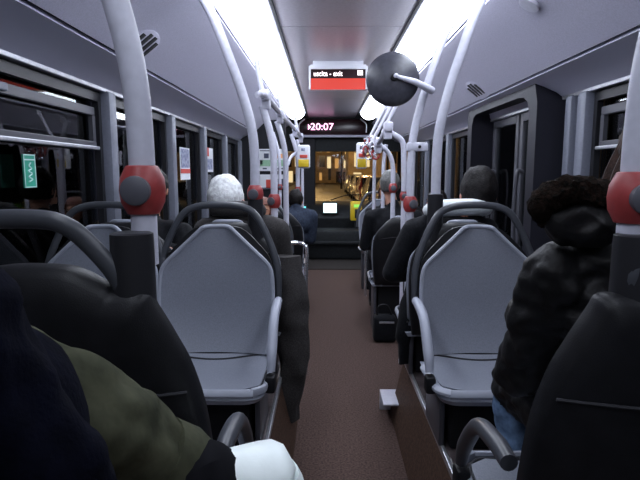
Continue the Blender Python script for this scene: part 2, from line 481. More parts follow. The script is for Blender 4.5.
# ------------------------------------------------------------------ poles
PROF = [(1.30, 0), (1.40, .006), (1.50, .026), (1.62, .062), (1.73, .103), (1.84, .145), (1.92, .180), (2.0, .23), (2.035, .262)]
def pole_pts(s, Y, z0, ztop=2.035, x0=None):
    x = (CX + s * .385 + (.0 if s > 0 else -.01)) if x0 is None else x0
    out = [(x, Y, z0), (x, Y, (z0 + 1.2) / 2), (x, Y, 1.2)]
    for z, d in PROF:
        if z <= ztop + 1e-6: out.append((x + s * d * (1 if s < 0 else .84), Y, z))
    return out
def stop_button(t, x, Y, z, r=.033, face=-1, fx=-.012):
    bm = bmesh.new()
    lathe(bm, [(.022, -r * 1.12), (r * .72, -r * 1.08), (r * .98, -r * .55), (r * 1.04, 0), (r * .98, r * .55), (r * .72, r * 1.08), (.022, r * 1.12)], (0, 0, 0))
    for v in bm.verts: v.co += Vector((x, Y, z))
    b = obj('stop_button', bm, M['red'], t); b['label'] = 'red stop request button'
    bm = bmesh.new(); rr = r * .66
    lathe(bm, [(.001, -r * 1.13), (rr * .85, -r * 1.12), (rr, -r * 1.06), (rr, -r * .6), (.001, -r * .6)], (x, Y, z), axis='Y')
    bmesh.ops.rotate(bm, cent=(x, Y, z), matrix=Matrix.Rotation(fx, 3, 'Z'), verts=bm.verts)
    obj('push_disc', bm, M['btn'], b)
def pole(label, s, Y, z0, ztop=2.035, x0=None, r=.0205, buttons=(), name='grab_pole', pts=None, rot=0.0, cl=True):
    pts = pts or pole_pts(s, Y, z0, ztop, x0)
    t = thing(name, label, 'pole', pts[0])
    L = Vector(pts[0])
    P = [Vector(p) - L for p in pts]
    obj('pole_tube', T(P, r, seg=18), M['pole'], t)
    for z, rb, fx in buttons:
        px_ = [p for p in P if abs(p.z + L.z - z) < .3] or P
        xx = np.interp(z - L.z, [p.z for p in P], [p.x for p in P])
        stop_button(t, float(xx), 0, z - L.z, rb, fx=fx)
    if cl:
        top = P[-1]
        obj('ceiling_flange', B(top.x - .04, top.x + .04, -.035, .035, top.z - .01, top.z + .02, bev=.006), M['pole'], t)
    return t
pL0 = pole('near left grab pole rising from the black seat, red button', -1, .84, 1.10, buttons=[(U(134, 190, .84).z, .035, 0)])
pR0 = pole('near right grab pole at the photo edge with red button', 1, .80, 1.10, x0=.470, buttons=[(U(622, 197, .82).z, .035, 0)])
pL1 = pole('second left grab pole just right of the white-haired man, red button', -1, 2.24, .98, x0=-.302, buttons=[(U(255, 194, 2.24).z, .034, -.15)])
pR1 = pole('second right grab pole, thick, standing left of the dark-haired man', 1, 2.24, .98, x0=.472)
pL2 = pole('left pole ending at the hand rail clamp, red button lower', -1, 3.0, 0.0, 1.62, buttons=[(U(270, 201, 3.0).z, .036, -.5)], cl=False)
pL3 = pole('slim left pole in front of the notice board', -1, 3.9, 0.0, 1.62, cl=False)
pL4 = pole('left pole carrying the yellow ticket validator', -1, 5.2, 0.0, 1.62, x0=-.275, buttons=[(U(298, 190, 5.2).z, .03, 0)], cl=False)
pL5 = pole('farthest left pole by the driver cab', -1, 6.1, 0.0, 1.62, x0=-.27, cl=False, r=.018)
pL6 = pole('thin left pole beside the notice board, small red button', -1, 5.0, 0.0, 1.62, x0=U(280, 187, 5.0).x, buttons=[(U(280, 187, 5).z, .024, 0)], cl=False, r=.015)
pR2 = pole('right pole that holds the round mirror, red button', 1, 2.72, 0.0, buttons=[(U(411, 204, 2.72).z, .036, .4)], x0=U(410, 210, 2.72).x)
pole('cranked right pole just behind the mirror pole, red button', 1, 3.3, 0, pts=[(U(404, 230, 3.3).x, 3.3, 0), (U(404, 200, 3.3).x, 3.3, .9), U(404, 190, 3.3), U(404, 160, 3.3), U(403, 144, 3.3), U(399, 138, 3.3), U(391, 133, 3.3), U(388, 128, 3.3)],
     buttons=[(U(405, 196, 3.3).z, .026, 0)], cl=False, name='cranked_pole', r=.018)
pole('curved right pole with red button in front of the grey head', 1, 4.02, 0, pts=[(U(393, 230, 4.02).x, 4.02, 0), (U(393, 200, 4.02).x, 4.02, .9), U(393, 190, 4.02), U(393, 170, 4.02), U(391, 158, 4.02), U(386, 150, 4.02), U(378, 144, 4.02)],
     buttons=[(U(392, 188, 4.02).z, .032, 0)], cl=False, name='cranked_pole', r=.018)
pole('thin straight right pole between the cranked poles and the windscreen', 1, 4.85, 0.0, 1.55, x0=U(383, 200, 4.85).x, cl=False, r=.018)
pole('faint right pole nearest the windscreen', 1, 5.4, 0.0, 1.55, x0=U(374, 190, 5.4).x, cl=False, r=.018)

# overhead rails with T clamps
def rail(label, pts, r=.018, clamps=()):
    t = thing('hand_rail', label, 'rail', pts[0]); L = Vector(pts[0])
    obj('rail_tube', T([Vector(p) - L for p in pts], r), M['pole'], t)
    for c in clamps:
        c = Vector(c) - L
        k = bmesh.new(); box(k, c.x - .028, c.x + .028, c.y - .045, c.y + .045, c.z - .03, c.z + .03, bev=.012)
        box(k, c.x - .024, c.x + .024, c.y - .024, c.y + .024, c.z - .075, c.z, bev=.006)
        obj('tee_clamp', k, M['pole'], t)
xr = -.335
rail('left overhead hand rail joining the tops of the poles', [(xr - .03, 2.86, 1.66), (xr, 3.0, 1.675), (xr, 4.2, 1.68), (-.30, 5.2, 1.67), (-.285, 6.15, 1.66)],
     clamps=[(xr, 3.0, 1.675), (xr, 3.9, 1.68), (-.30, 5.2, 1.67), (-.285, 6.1, 1.66)])
rail('left ceiling brace from the light strip down to the hand rail', [(-.43, 3.0, 2.05), (-.40, 3.0, 1.95), (-.36, 3.0, 1.72), (xr, 3.0, 1.675)], .015)
rail('second left ceiling brace in the middle of the hand rail', [(-.43, 4.3, 2.05), (-.38, 4.3, 1.85), (xr, 4.3, 1.68)], .015)
rail('front left ceiling brace above the yellow validator', [(-.38, 5.6, 2.05), (-.33, 5.6, 1.85), (-.295, 5.6, 1.67)], .015)
rail('small curved left brace between two poles', [U(288, 165, 4.9), U(291, 157, 4.95), U(297, 152, 5.1)], .014)
rr_ = [U(388, 127, 3.3), U(378, 143, 3.9), (.40, 4.5, 1.50), U(364, 150, 5.4)]
rail('right overhead hand rail joining the cranked poles', rr_, .018, clamps=[U(388, 127, 3.3), U(378, 143, 3.9)])
for a, b, yy, lb in (((402, 92), (383, 133), 3.6, 'nearest right ceiling brace behind the round mirror'), ((396, 96), (370, 146), 4.4, 'middle right ceiling brace behind the round mirror'), ((386, 104), (364, 150), 5.2, 'farthest right ceiling brace left of the round mirror')):
    top = U(*a, yy); top2 = top + (top - U(*b, yy)) * .02
    z = 2.06; k = (z - top.z) / (top.z - U(*b, yy).z) if top.z < z else 0
    rail(lb, [U(*b, yy), (U(*b, yy) + top) / 2, top + (top - U(*b, yy)) * max(k, 0) * .8], .015)
# clamp bar at mirror pole
c = U(413, 147, 2.72)
t = thing('clamp_bar', 'short bar clamped to the mirror pole below the mirror', 'bracket', c)
obj('bar', B(-.035, .075, -.022, .022, -.022, .022, bev=.008), M['pole'], t)
bm = bmesh.new(); lathe(bm, [(.001, -.026), (.008, -.026), (.008, -.02), (.001, -.02)], (.03, 0, 0), axis='Y'); obj('bolt', bm, M['dark'], t)

# round driver mirror
mc = U(393, 79, 2.62)
t = thing('round_mirror', 'round dark-backed mirror on an arm below the ceiling', 'mirror', mc)
bm = bmesh.new(); lathe(bm, [(.001, -.045), (.03, -.044), (.07, -.036), (.105, -.02), (.128, 0), (.131, .012), (.128, .018)], (0, 0, 0), axis='Y', seg=48)
obj('mirror_back', bm, M['mirror_back'], t)
bm = bmesh.new(); lathe(bm, [(.128, .012), (.08, .028), (.03, .036), (.001, .038)], (0, 0, 0), axis='Y', seg=48); obj('mirror_glass', bm, M['mirror'], t)
bm = bmesh.new(); lathe(bm, [(.001, -.06), (.016, -.06), (.018, -.04), (.001, -.04)], (0, 0, 0), axis='Y'); obj('pivot', bm, M['dark'], t)
e = U(431, 91, 2.7) - mc
bm = T([(0.008, -.06, .002), (e.x * .5, -.04, e.z * .45), (e.x, e.y - .015, e.z)], [.009, .015, .020], smooth=False); obj('mirror_arm', bm, M['pole'], t)
bm = bmesh.new(); ell(bm, (0.006, -.067, .004), (.012, .012, .012), sub=2); obj('arm_knob', bm, M['pole'], t)

# ------------------------------------------------------------------ seats (origin on the podium/floor under the backrest centre; sitter faces +Y)
def seatback_outline(pts, n=5):
    return [(p.x, p.y) for p in catmull([(a, b, 0) for a, b in pts], n)]
def build_seat(t, zs, socket=0, loop=True, arm=0, recl=.13, back='plain', pedestal=True, sockx=.128):
    """zs = cushion height above the origin; socket/arm = side of the aisle (+1/-1)"""
    # grey front shell of backrest: curved panel
    W_ = [(0.02, .205), (.10, .216), (.22, .224), (.31, .220), (.355, .205), (.40, .160), (.445, .112), (.485, .070), (.500, .052)]
    if back == 'shoulder': W_ = [(h, w * .86) for h, w in W_]
    NU = 14
    def pt(u, k, off):
        h = W_[k][0]; w = W_[k][1]
        lx = u * w
        cup = .030 * (abs(u) ** 2.2) * (1 - .5 * h / .52)
        y = -recl * h - .004 + cup + off
        if h < .12: y += (1 - h / .12) ** 2 * .05
        return Vector((lx, y, zs + h))
    bm = bmesh.new()
    F = [[bm.verts.new(pt(-1 + 2 * i / NU, k, 0)) for i in range(NU + 1)] for k in range(len(W_))]
    G = [[bm.verts.new(pt(-1 + 2 * i / NU, k, -.022)) for i in range(NU + 1)] for k in range(len(W_))]
    K = len(W_)
    for k in range(K - 1):
        for i in range(NU):
            bm.faces.new((F[k][i], F[k][i + 1], F[k + 1][i + 1], F[k + 1][i])); bm.faces.new((G[k][i], G[k + 1][i], G[k + 1][i + 1], G[k][i + 1]))
        bm.faces.new((F[k][0], F[k + 1][0], G[k + 1][0], G[k][0])); bm.faces.new((F[k][NU], G[k][NU], G[k + 1][NU], F[k + 1][NU]))
    for i in range(NU):
        bm.faces.new((F[0][i], G[0][i], G[0][i + 1], F[0][i + 1])); bm.faces.new((F[K - 1][i], F[K - 1][i + 1], G[K - 1][i + 1], G[K - 1][i]))
    b = obj('backrest', bm, M['seat'], t)
    rim = []
    for k in range(K): rim.append(pt(-1.0, k, -.004))
    top = [pt(u, K - 1, -.004) + Vector((0, 0, .003)) for u in (-.5, .5)]
    rimR = [Vector((-p.x, p.y, p.z)) for p in rim][::-1]
    obj('backrest_rim', T(rim + top + rimR, .0085, seg=8, n=3), M['seat_rim'], b)
    # cushion pan
    def pan_out(w, d0, d1, rc):
        pts = [(-w, d0), (-w * 1.02, d0 + .1), (-w, d1 - rc)]
        for a in range(0, 91, 15):
            pts.append((-w + rc - rc * math.cos(R(a)), d1 - rc + rc * math.sin(R(a))))
        pts += [(-p[0], p[1]) for p in pts[::-1]]
        return pts
    bm = bmesh.new()
    def zf(x, y):
        return zs + .012 * (abs(x) / .22) ** 2 - .018 * math.sin(min(1, max(0, y / .37)) * PI) + (.03 * (1 - y / .09) ** 2 if y < .09 else 0)
    po = pan_out(.228, .01, .375, .06)
    prism(bm, po, 0, 1, lambda a, b_, d: Vector((a * (1 if d else .95), b_ * (1 if d else .97), (zs - .022) if d else zs - .040)))
    tube(bm, [(x, y, zf(x, y) - .004) for x, y in po[1:-1]], .0095, seg=8, n=2, flat=(1, 1.6))
    obj('seat_shell', bm, M['seat_rim'], t)
    bm = bmesh.new()
    NX, NY = 14, 12
    po2 = .212
    g = [[None] * (NY + 1) for _ in range(NX + 1)]
    g2 = [[None] * (NY + 1) for _ in range(NX + 1)]
    for i in range(NX + 1):
        for j in range(NY + 1):
            yy = .03 + .318 * j / NY
            w = po2
            dd = yy - (.348 - .045)
            if dd > 0: w = po2 - .045 + math.sqrt(max(0, .045 ** 2 - dd ** 2))
            x = (-1 + 2 * i / NX) * w
            g[i][j] = bm.verts.new((x, yy, zf(x, yy) + .006)); g2[i][j] = bm.verts.new((x, yy, zf(x, yy) - .012))
    for i in range(NX):
        for j in range(NY):
            bm.faces.new((g[i][j], g[i + 1][j], g[i + 1][j + 1], g[i][j + 1])); bm.faces.new((g2[i][j], g2[i][j + 1], g2[i + 1][j + 1], g2[i + 1][j]))
        bm.faces.new((g[i][0], g2[i][0], g2[i + 1][0], g[i + 1][0])); bm.faces.new((g[i][NY], g[i + 1][NY], g2[i + 1][NY], g2[i][NY]))
    for j in range(NY):
        bm.faces.new((g[0][j], g[0][j + 1], g2[0][j + 1], g2[0][j])); bm.faces.new((g[NX][j], g2[NX][j], g2[NX][j + 1], g[NX][j + 1]))
    cu = obj('seat_cushion', bm, M['seat'], t)
    # groove between cushion and insert
    pg = []
    for a in range(0, 13):
        x = -.2 + .4 * a / 12
        yy = .050 + .008 * math.cos(x / .2 * PI); pg.append((x, yy, zf(x, yy) + .0065))
    obj('cushion_groove', T(pg, .0042, seg=6, n=2), M['gap'], cu)
    pg = [(x * .945, y * .950, zf(x, y) - .004) for x, y in po]
    obj('cushion_groove', T(pg, .0042, seg=6, n=1, smooth=False), M['gap'], cu)
    # black back cover
    s = socket if socket else 1
    if back == 'shoulder':
        o_ = [(-s * .205, -.02), (-s * .235, .12), (-s * .235, .30), (-s * .215, .44), (-s * .17, .535), (-s * .08, .572), (s * .02, .575), (s * .06, .565),
              (s * .092, .545), (s * .105, .535), (s * .15, .535), (s * .165, .51), (s * .19, .46), (s * .215, .40), (s * .235, .30), (s * .24, .12), (s * .21, -.02)]
    else:
        o_ = [(-.205, -.02), (-.222, .12), (-.228, .26), (-.215, .36), (-.165, .43), (-.09, .495), (0, .50), (.09, .495), (.165, .43), (.215, .36), (.228, .26), (.222, .12), (.205, -.02)]
    oo = seatback_outline(o_, 4)
    bm = bmesh.new()
    cx_, cz_ = 0, .28
    layers = [(1.0, -.020), (1.0, -.034), (.985, -.048), (.94, -.060), (.80, -.070), (.5, -.076), (.2, -.078)]
    rings = []
    for f, d in layers:
        rings.append([bm.verts.new((cx_ + (a - cx_) * f, -recl * (cz_ + (z - cz_) * f) + d, zs + cz_ + (z - cz_) * f)) for a, z in oo])
    n = len(oo)
    for a, b_ in zip(rings[:-1], rings[1:]):
        for i in range(n): bm.faces.new((a[i], a[(i + 1) % n], b_[(i + 1) % n], b_[i]))
    bm.faces.new(rings[0]); bm.faces.new(rings[-1][::-1])
    bc = obj('back_cover', bm, M['seat_back'], t)
    sg = [(-s * .23, -recl * .3 - .052, zs + .33), (-s * .12, -recl * .34 - .080, zs + .35), (s * .08, -recl * .36 - .081, zs + .365), (s * .16, -recl * .36 - .074, zs + .370), (s * .212, -recl * .37 - .062, zs + .372)]
    obj('cover_seam', T(sg, .003, seg=6, n=5), M['gap'], bc)
    # grab handle
    hy = lambda h: -recl * h - .035
    if loop and back == 'shoulder':
        L = [(-s * .215, hy(.44), zs + .40), (-s * .205, hy(.5), zs + .52), (-s * .17, hy(.6), zs + .615), (-s * .10, hy(.65), zs + .652), (-s * .0, hy(.66), zs + .657), (s * .045, hy(.65), zs + .645), (s * .075, hy(.6), zs + .615), (s * .105, hy(.56), zs + .575), (s * (sockx - .002), hy(.54), zs + .53)]
        obj('grab_handle', T([(a_, b2_, c_ - .010) for a_, b2_, c_ in L], [.011, .0125, .013, .013, .013], seg=12, flat=(1.15, .9)), M['handle'], t)
    elif loop:
        dz = -.022
        L = [(-.240, hy(.2), zs + .20), (-.238, hy(.33), zs + .33), (-.205, hy(.46), zs + .46 + dz), (-.15, hy(.56), zs + .565 + dz), (-.09, hy(.6), zs + .600 + dz), (0, hy(.6), zs + .608 + dz), (.09, hy(.6), zs + .600 + dz), (.15, hy(.56), zs + .565 + dz), (.205, hy(.46), zs + .46 + dz), (.238, hy(.33), zs + .33), (.240, hy(.2), zs + .20)]
        obj('grab_handle', T(L, .0125, seg=12, n=4, flat=(1.15, .9)), M['handle'], t)
    if socket:
        bm = bmesh.new(); sx = s * sockx
        lathe(bm, [(.034, zs + .42), (.034, zs + .47), (.033, zs + .61), (.0325, zs + .622), (.028, zs + .624), (.022, zs + .624)], (sx, -recl * .55 - .045 + .028, 0), seg=20)
        obj('pole_socket', bm, M['socket'], t)
    if arm:
        am = M['handle'] if back == 'shoulder' else M['arm']
        ax = arm * .245
        bm = T([(ax, -.02, zs + .215), (ax, .05, zs + .215), (ax * 1.0, .16, zs + .19), (ax, .25, zs + .10), (ax, .28, zs + .04)], [.016, .018, .018, .018, .014], seg=12, flat=(1.0, 1.0))
        obj('armrest', bm, am, t)
        obj('armrest_pivot', B(*sorted((arm * .225, arm * .26)), .255, .305, zs - .03, zs + .03, bev=.01), M['dark'], t)
    if pedestal:
        bm = bmesh.new()
        box(bm, -.17, .17, .05, .29, .0, zs - .03, bev=.01)
        obj('pedestal', bm, M['dark'], t)
        for sx in (-1, 1):
            obj('pedestal_frame', B(*sorted((sx * .185, sx * .205)), .03, .27, .0, zs - .03, bev=.006), M['winframe_lt'], t)
    return t

GS = 'facing grey seats'
ZS = .533 - PZ
# rear-facing grey seats (face the camera)
def seat(label, x, y, z0, zs, rz, **k):
    t = thing('bus_seat', label, 'seat', (x, y, z0), rz)
    return build_seat(t, zs, **k)
seat('empty grey seat facing the camera, left of the aisle beside the coat', -.43, 1.98, PZ, ZS, PI, arm=-1)
seat('grey seat facing the camera right of the aisle, puffer jacket before it', .60, 1.98, PZ, ZS, PI, arm=1)
seat('partly hidden grey window seat facing the camera, far left', -.885, 1.98, PZ, ZS, PI)
# seats with poles (face the windscreen)
FG = dict(back='shoulder')
seat('black-backed near left seat with grab pole, trouser leg before it', -.43, .89, PZ, ZS, 0, socket=1, arm=1, **FG)
seat('black-backed near right seat with grab pole, puffer jacket on it', .565, .87, PZ, ZS, 0, socket=-1, arm=-1, sockx=.095, **FG)
seat('black-backed seat under the white-haired man', -.43, 2.33, PZ, ZS, 0, socket=1, loop=False)
seat('black-backed seat under the man with the white scarf', .60, 2.33, PZ, ZS, 0, socket=-1, loop=False)
seat('black-backed window seat beside the white-haired man', -.885, 2.33, PZ, ZS, 0, socket=0, loop=False)
# low floor seats further forward
seat('grey seat facing the camera under the auburn-haired passenger', -.50, 3.95, 0, .42, PI)
seat('seat under the passenger in the slate blue jacket', -.42, 4.55, 0, .42, 0, loop=False)
seat('black-backed aisle seat on the right behind the mirror pole', .58, 3.90, 0, .42, 0, loop=False)
seat('black-backed window seat on the right past the middle door', 1.03, 4.0, 0, .42, 0, loop=False)
seat('light grey seat facing the camera, far right of the aisle', .60, 5.75, 0, .44, PI)

# ------------------------------------------------------------------ people
def cap(bm, p0, r0, p1, r1, seg=14):
    p0, p1 = Vector(p0), Vector(p1); d = p1 - p0; L = d.length
    t = d.normalized(); u = t.orthogonal().normalized(); w = t.cross(u)
    prof = []
    for a in range(-75, 1, 25): prof.append((r0 * math.cos(R(a)), r0 * math.sin(R(a))))
    for a in range(0, 76, 25): prof.append((r1 * math.cos(R(a)), L + r1 * math.sin(R(a))))
    rings = [[bm.verts.new(p0 + t * h + (u * math.cos(2 * PI * k / seg) + w * math.sin(2 * PI * k / seg)) * r) for k in range(seg)] for r, h in prof]
    for a, b in zip(rings[:-1], rings[1:]):
        for k in range(seg): bm.faces.new((a[k], a[(k + 1) % seg], b[(k + 1) % seg], b[k]))
    bm.faces.new(rings[0][::-1]); bm.faces.new(rings[-1])

def remesh_body(name, prims, mats, parent, voxel=.010, quilt=None, wr=.004):
    bm = bmesh.new()
    for p in prims:
        if p[0] == 'c': cap(bm, p[1], p[2], p[3], p[4])
        else: ell(bm, p[1], p[2], p[4] if len(p) > 4 else None, sub=3)
    bmesh.ops.recalc_face_normals(bm, faces=bm.faces)
    me = bpy.data.meshes.new(name); bm.to_mesh(me); bm.free()
    tmp = bpy.data.objects.new(name, me); C.objects.link(tmp)
    md = tmp.modifiers.new('r', 'REMESH'); md.mode = 'VOXEL'; md.voxel_size = voxel; md.use_smooth_shade = True
    sm = tmp.modifiers.new('s', 'SMOOTH'); sm.factor = .5; sm.iterations = 4
    bpy.context.view_layer.update()
    me2 = bpy.data.meshes.new_from_object(tmp.evaluated_get(bpy.context.evaluated_depsgraph_get()))
    bpy.data.objects.remove(tmp)
    n = len(me2.vertices)
    co = np.empty(n * 3); me2.vertices.foreach_get('co', co); co = co.reshape(-1, 3)
    def dist(P):
        best = np.full(len(P), 1e9); idx = np.zeros(len(P), int)
        for p in prims:
            if p[0] == 'c':
                a, b = np.array(p[1], float), np.array(p[3], float); ab = b - a
                t = np.clip(((P - a) @ ab) / (ab @ ab), 0, 1)
                d = np.linalg.norm(P - (a + t[:, None] * ab), axis=1) - (p[2] + (p[4] - p[2]) * t); mi = p[5]
            else:
                q = (P - np.array(p[1], float))
                if len(p) > 4: q = q @ np.array(p[4])
                rr = np.array(p[2], float)
                k = np.linalg.norm(q / rr, axis=1); d = (k - 1) * rr.min(); mi = p[3]
            m = d < best; best[m] = d[m]; idx[m] = mi
        return idx
    vi = dist(co)
    no = np.empty(n * 3); me2.vertices.foreach_get('normal', no); no = no.reshape(-1, 3)
    cloth = [i for i, m_ in enumerate(mats) if 'skin' not in m_.name]
    for i in range(n):
        if vi[i] in cloth:
            v = Vector(co[i])
            d = wr * noise.noise(v * 14) + wr * .6 * noise.noise(v * 32)
            if quilt and vi[i] == quilt[0]:
                d += quilt[2] * (abs(math.sin(v.z * PI / quilt[1] + 1.2 * noise.noise(v * 5))) ** .6 - .5)
            co[i] += no[i] * d
    me2.vertices.foreach_set('co', co.reshape(-1)); me2.materials.clear()
    o = link(name, me2, mats, parent)
    fc = np.empty(len(me2.polygons) * 3); me2.polygons.foreach_get('center', fc)
    me2.polygons.foreach_set('material_index', dist(fc.reshape(-1, 3)).astype(np.int32))
    me2.update()
    return o

def hand(pr, w, d, up, mi, sc=1.0, curl=.6, side=1):
    """palm from wrist w in direction d; up = back of the hand; thumb on side"""
    d = Vector(d).normalized(); up = Vector(up); up = (up - d * up.dot(d)).normalized(); sd = d.cross(up) * side
    w = Vector(w)
    for k, (o_, ln) in enumerate(((-.026, .062), (-.009, .074), (.009, .078), (.027, .070))):
        base = w + d * .075 * sc + sd * o_ * sc
        pr.append(('c', w + sd * o_ * .5 * sc, .014 * sc, base, .0105 * sc, mi))
        d1 = (d - up * curl * .5).normalized(); m_ = base + d1 * ln * .45 * sc
        d2 = (d - up * curl * 1.3).normalized(); q = m_ + d2 * ln * .35 * sc
        d3 = (d - up * curl * 2.4).normalized(); e_ = q + d3 * ln * .22 * sc
        pr += [('c', base, .0095 * sc, m_, .0085 * sc, mi), ('c', m_, .0085 * sc, q, .0075 * sc, mi), ('c', q, .0075 * sc, e_, .0065 * sc, mi)]
    tb = w + d * .02 * sc + sd * .022 * sc; tm = tb + (d * .55 + sd * .75).normalized() * .042 * sc; te = tm + (d * .9 + sd * .25 - up * .2).normalized() * .032 * sc
    pr += [('c', tb, .014 * sc, tm, .0105 * sc, mi), ('c', tm, .0105 * sc, te, .008 * sc, mi)]

def head_prims(c, s, yaw, tilt, mi):
    rot = Matrix.Rotation(yaw, 3, 'Z') @ Matrix.Rotation(tilt, 3, 'X')
    f = lambda x, y, z: Vector(c) + rot @ (Vector((x, y, z)) * s)
    pr = [('e', f(0, -.012, .018), (.075 * s, .094 * s, .098 * s), mi, rot),
          ('e', f(0, .022, -.035), (.058 * s, .066 * s, .072 * s), mi, rot),
          ('e', f(0, .048, -.085), (.028 * s, .026 * s, .022 * s), mi, rot),
          ('c', f(0, .084, .012), .009 * s, f(0, .103, -.026), .013 * s, mi),
          ('c', f(-.012, .094, -.031), .008 * s, f(.012, .094, -.031), .008 * s, mi),
          ('c', f(-.035, .076, .022), .011 * s, f(.035, .076, .022), .011 * s, mi)]
    for k in (-1, 1):
        pr.append(('e', f(k * .078, -.008, -.008), (.012 * s, .018 * s, .032 * s), mi, rot))
    return pr, f, rot

def hair_mesh(name, f, rot, s, m, parent, long=0, amp=.006, low=-.05):
    bm = bmesh.new()
    vs = ell(bm, (0, 0, 0), (1, 1, 1), sub=4)
    for v in vs:
        d = v.co.normalized()
        x, y, z = d.x * .086, d.y * .108 - .014, d.z * .112 + .022
        # pull the face and the nape inside
        if y > .035 and z < .062:
            k = min(1, (y - .035) / .02); x *= 1 - .35 * k; y -= .050 * k; z = z * (1 - .2 * k)
        if z < low:
            k = min(1, (low - z) / .03); x *= 1 - .35 * k; y = y * (1 - .35 * k); z = low - .012 * k
        n_ = noise.noise(Vector((x, y * .6, z)) * 60) * amp + noise.noise(Vector((x, y, z)) * 22) * amp
        p = Vector((x, y, z)) + d * n_
        v.co = f(*p)
    for k in range(long):
        a = R(-25 + 230 * k / (long - 1)) if long > 1 else 0
        a = R(160 + 220 * k / max(1, long - 1))
        x, y = .078 * math.cos(a), .09 * math.sin(a) - .01
        j = random.uniform(-.01, .01)
        tube(bm, [f(x * .8, y * .8, .05), f(x * 1.08 + j, y * 1.05, -.03), f(x * 1.15 + j, y * 1.05 - .01, -.12), f(x * 1.0 + j * 2, y * 1.0 - .01, -.21 + j)], [.022, .026, .024, .008], seg=8, n=4)
    return obj(name, bm, m, parent)

def face_bits(f, rot, s, parent):
    for k in (-1, 1):
        bm = bmesh.new(); ell(bm, f(k * .031, .078, .004), (.011 * s, .007 * s, .006 * s), rot, sub=2); obj('eye', bm, M['eye'], parent)
        obj('eyebrow', T([f(k * .014, .090, .022), f(k * .032, .090, .028), f(k * .050, .080, .021)], .0032 * s, seg=6), M['eye'], parent)
    obj('lips', T([f(-.022, .078, -.056), f(0, .089, -.053), f(.022, .078, -.056)], .005 * s, seg=8), M['lip'], parent)

def seated(label, loc, rz, mats, hair, S=1.0, hs=1.0, head=(0, .03, .72), yaw=0, tilt=0, legs=None, arms=None, face=False, voxel=.011, lean=(0, 0),
           quilt=None, long=0, shoes='shoe_black', bulk=1.0, hands=True, feet_z=-.42, head_s=1.0, low=-.05, wr=.004, hand_curl=.6, lap=1):
    """body materials: 0 top, 1 trousers, 2 skin, 3 shoes"""
    t = thing('person', label, 'person', loc, rz)
    lx, ly = lean
    J = lambda x, y, z: (x * S + lx * z / .5, y * S + ly * z / .5, z * S)
    b = bulk
    pr = [('e', J(0, .0, .10), (.165 * S * b, .13 * S * b, .11 * S), lap),
          ('e', J(0, .0, .24), (.150 * S * b, .115 * S * b, .15 * S), 0),
          ('e', J(0, -.015, .40), (.175 * S * b, .118 * S * b, .155 * S), 0),
          ('c', J(-.13, -.01, .49), .062 * S * b, J(.13, -.01, .49), .062 * S * b, 0),
          ('c', J(0, -.005, .50), .068 * S, J(0, .0, .57), .058 * S, 0)]
    hc = J(*head)
    nk = Vector(hc) - Vector((0, .01, .07)) * S
    pr.append(('c', J(0, 0, .54), .052 * S, tuple(nk), .048 * S, 2))
    hp, f, rot = head_prims(hc, head_s * S, yaw, tilt, 2)
    pr += hp
    lg = legs or {}
    for k in (-1, 1):
        kn = lg.get(('knee', k), (k * .12, .42, .10)); an = lg.get(('ankle', k), (k * .12, .42, feet_z / S + .09)); to = lg.get(('toe', k), (an[0], an[1] + .15, an[2] - .05))
        pr += [('c', J(k * .085, .03, .095), .088 * S, J(*kn), .064 * S, lap), ('c', J(*kn), .062 * S, J(*an), .042 * S, 1),
               ('c', (Vector(J(*an)) - Vector((0, .03, .035))), .038 * S, (Vector(J(*an)) + Vector((0, .05, -.04))), .040 * S, 3),
               ('c', (Vector(J(*an)) + Vector((0, .05, -.04))), .040 * S, J(*to), .032 * S, 3)]
    ar = arms or {}
    for k in (-1, 1):
        sh = (k * .19, -.01, .47); el = ar.get(('elbow', k), (k * .235, .06, .22)); wrs = ar.get(('wrist', k), (k * .10, .27, .185))
        pr += [('c', J(*sh), .064 * S * b, J(*el), .052 * S * b, 0), ('c', J(*el), .052 * S * b, J(*wrs), .036 * S * b, 0)]
        if hands:
            w = Vector(J(*wrs)); d = ar.get(('hand', k)) or (w - Vector(J(*el)))
            hand(pr, w, d, ar.get(('up', k), (0, 0, 1)), 2, S, side=-k, curl=hand_curl)
    mm = [M[m_] for m_ in mats] + [M[shoes]]
    bo = remesh_body('body', pr, mm, t, voxel, quilt, wr)
    hair_mesh('hair', f, rot, S, M[hair], t, long=long, low=low)
    if face: face_bits(f, rot, head_s * S, t)
    return t, f, J

SEATZ = .545
# white-haired man in a dark coat
mh = U(221, 202, 2.50)
tm, f, J = seated('white-haired man in dark wool coat, back to the camera, left of aisle', (-.43, 2.50, SEATZ), 0, ('greycoat', 'darkpants', 'skin_pink'), 'whitehair', S=.90,
    head=((mh.x + .43) / .9 - .02, .03, (mh.z - SEATZ) / .9), lean=(.03, 0), feet_z=-.5, bulk=1.12, head_s=1.12, low=-.045, legs={('ankle', 1): (.12, .50, -.42), ('ankle', -1): (-.12, .50, -.42)})
obj('coat_collar', T([(-.085, .075, .50), (-.10, -.02, .525), (-.04, -.085, .535), (.06, -.085, .535), (.12, -.02, .525), (.10, .075, .50)], [.02, .026, .03, .03, .026, .02], flat=(1, 1.2)), M['greycoat'], tm)
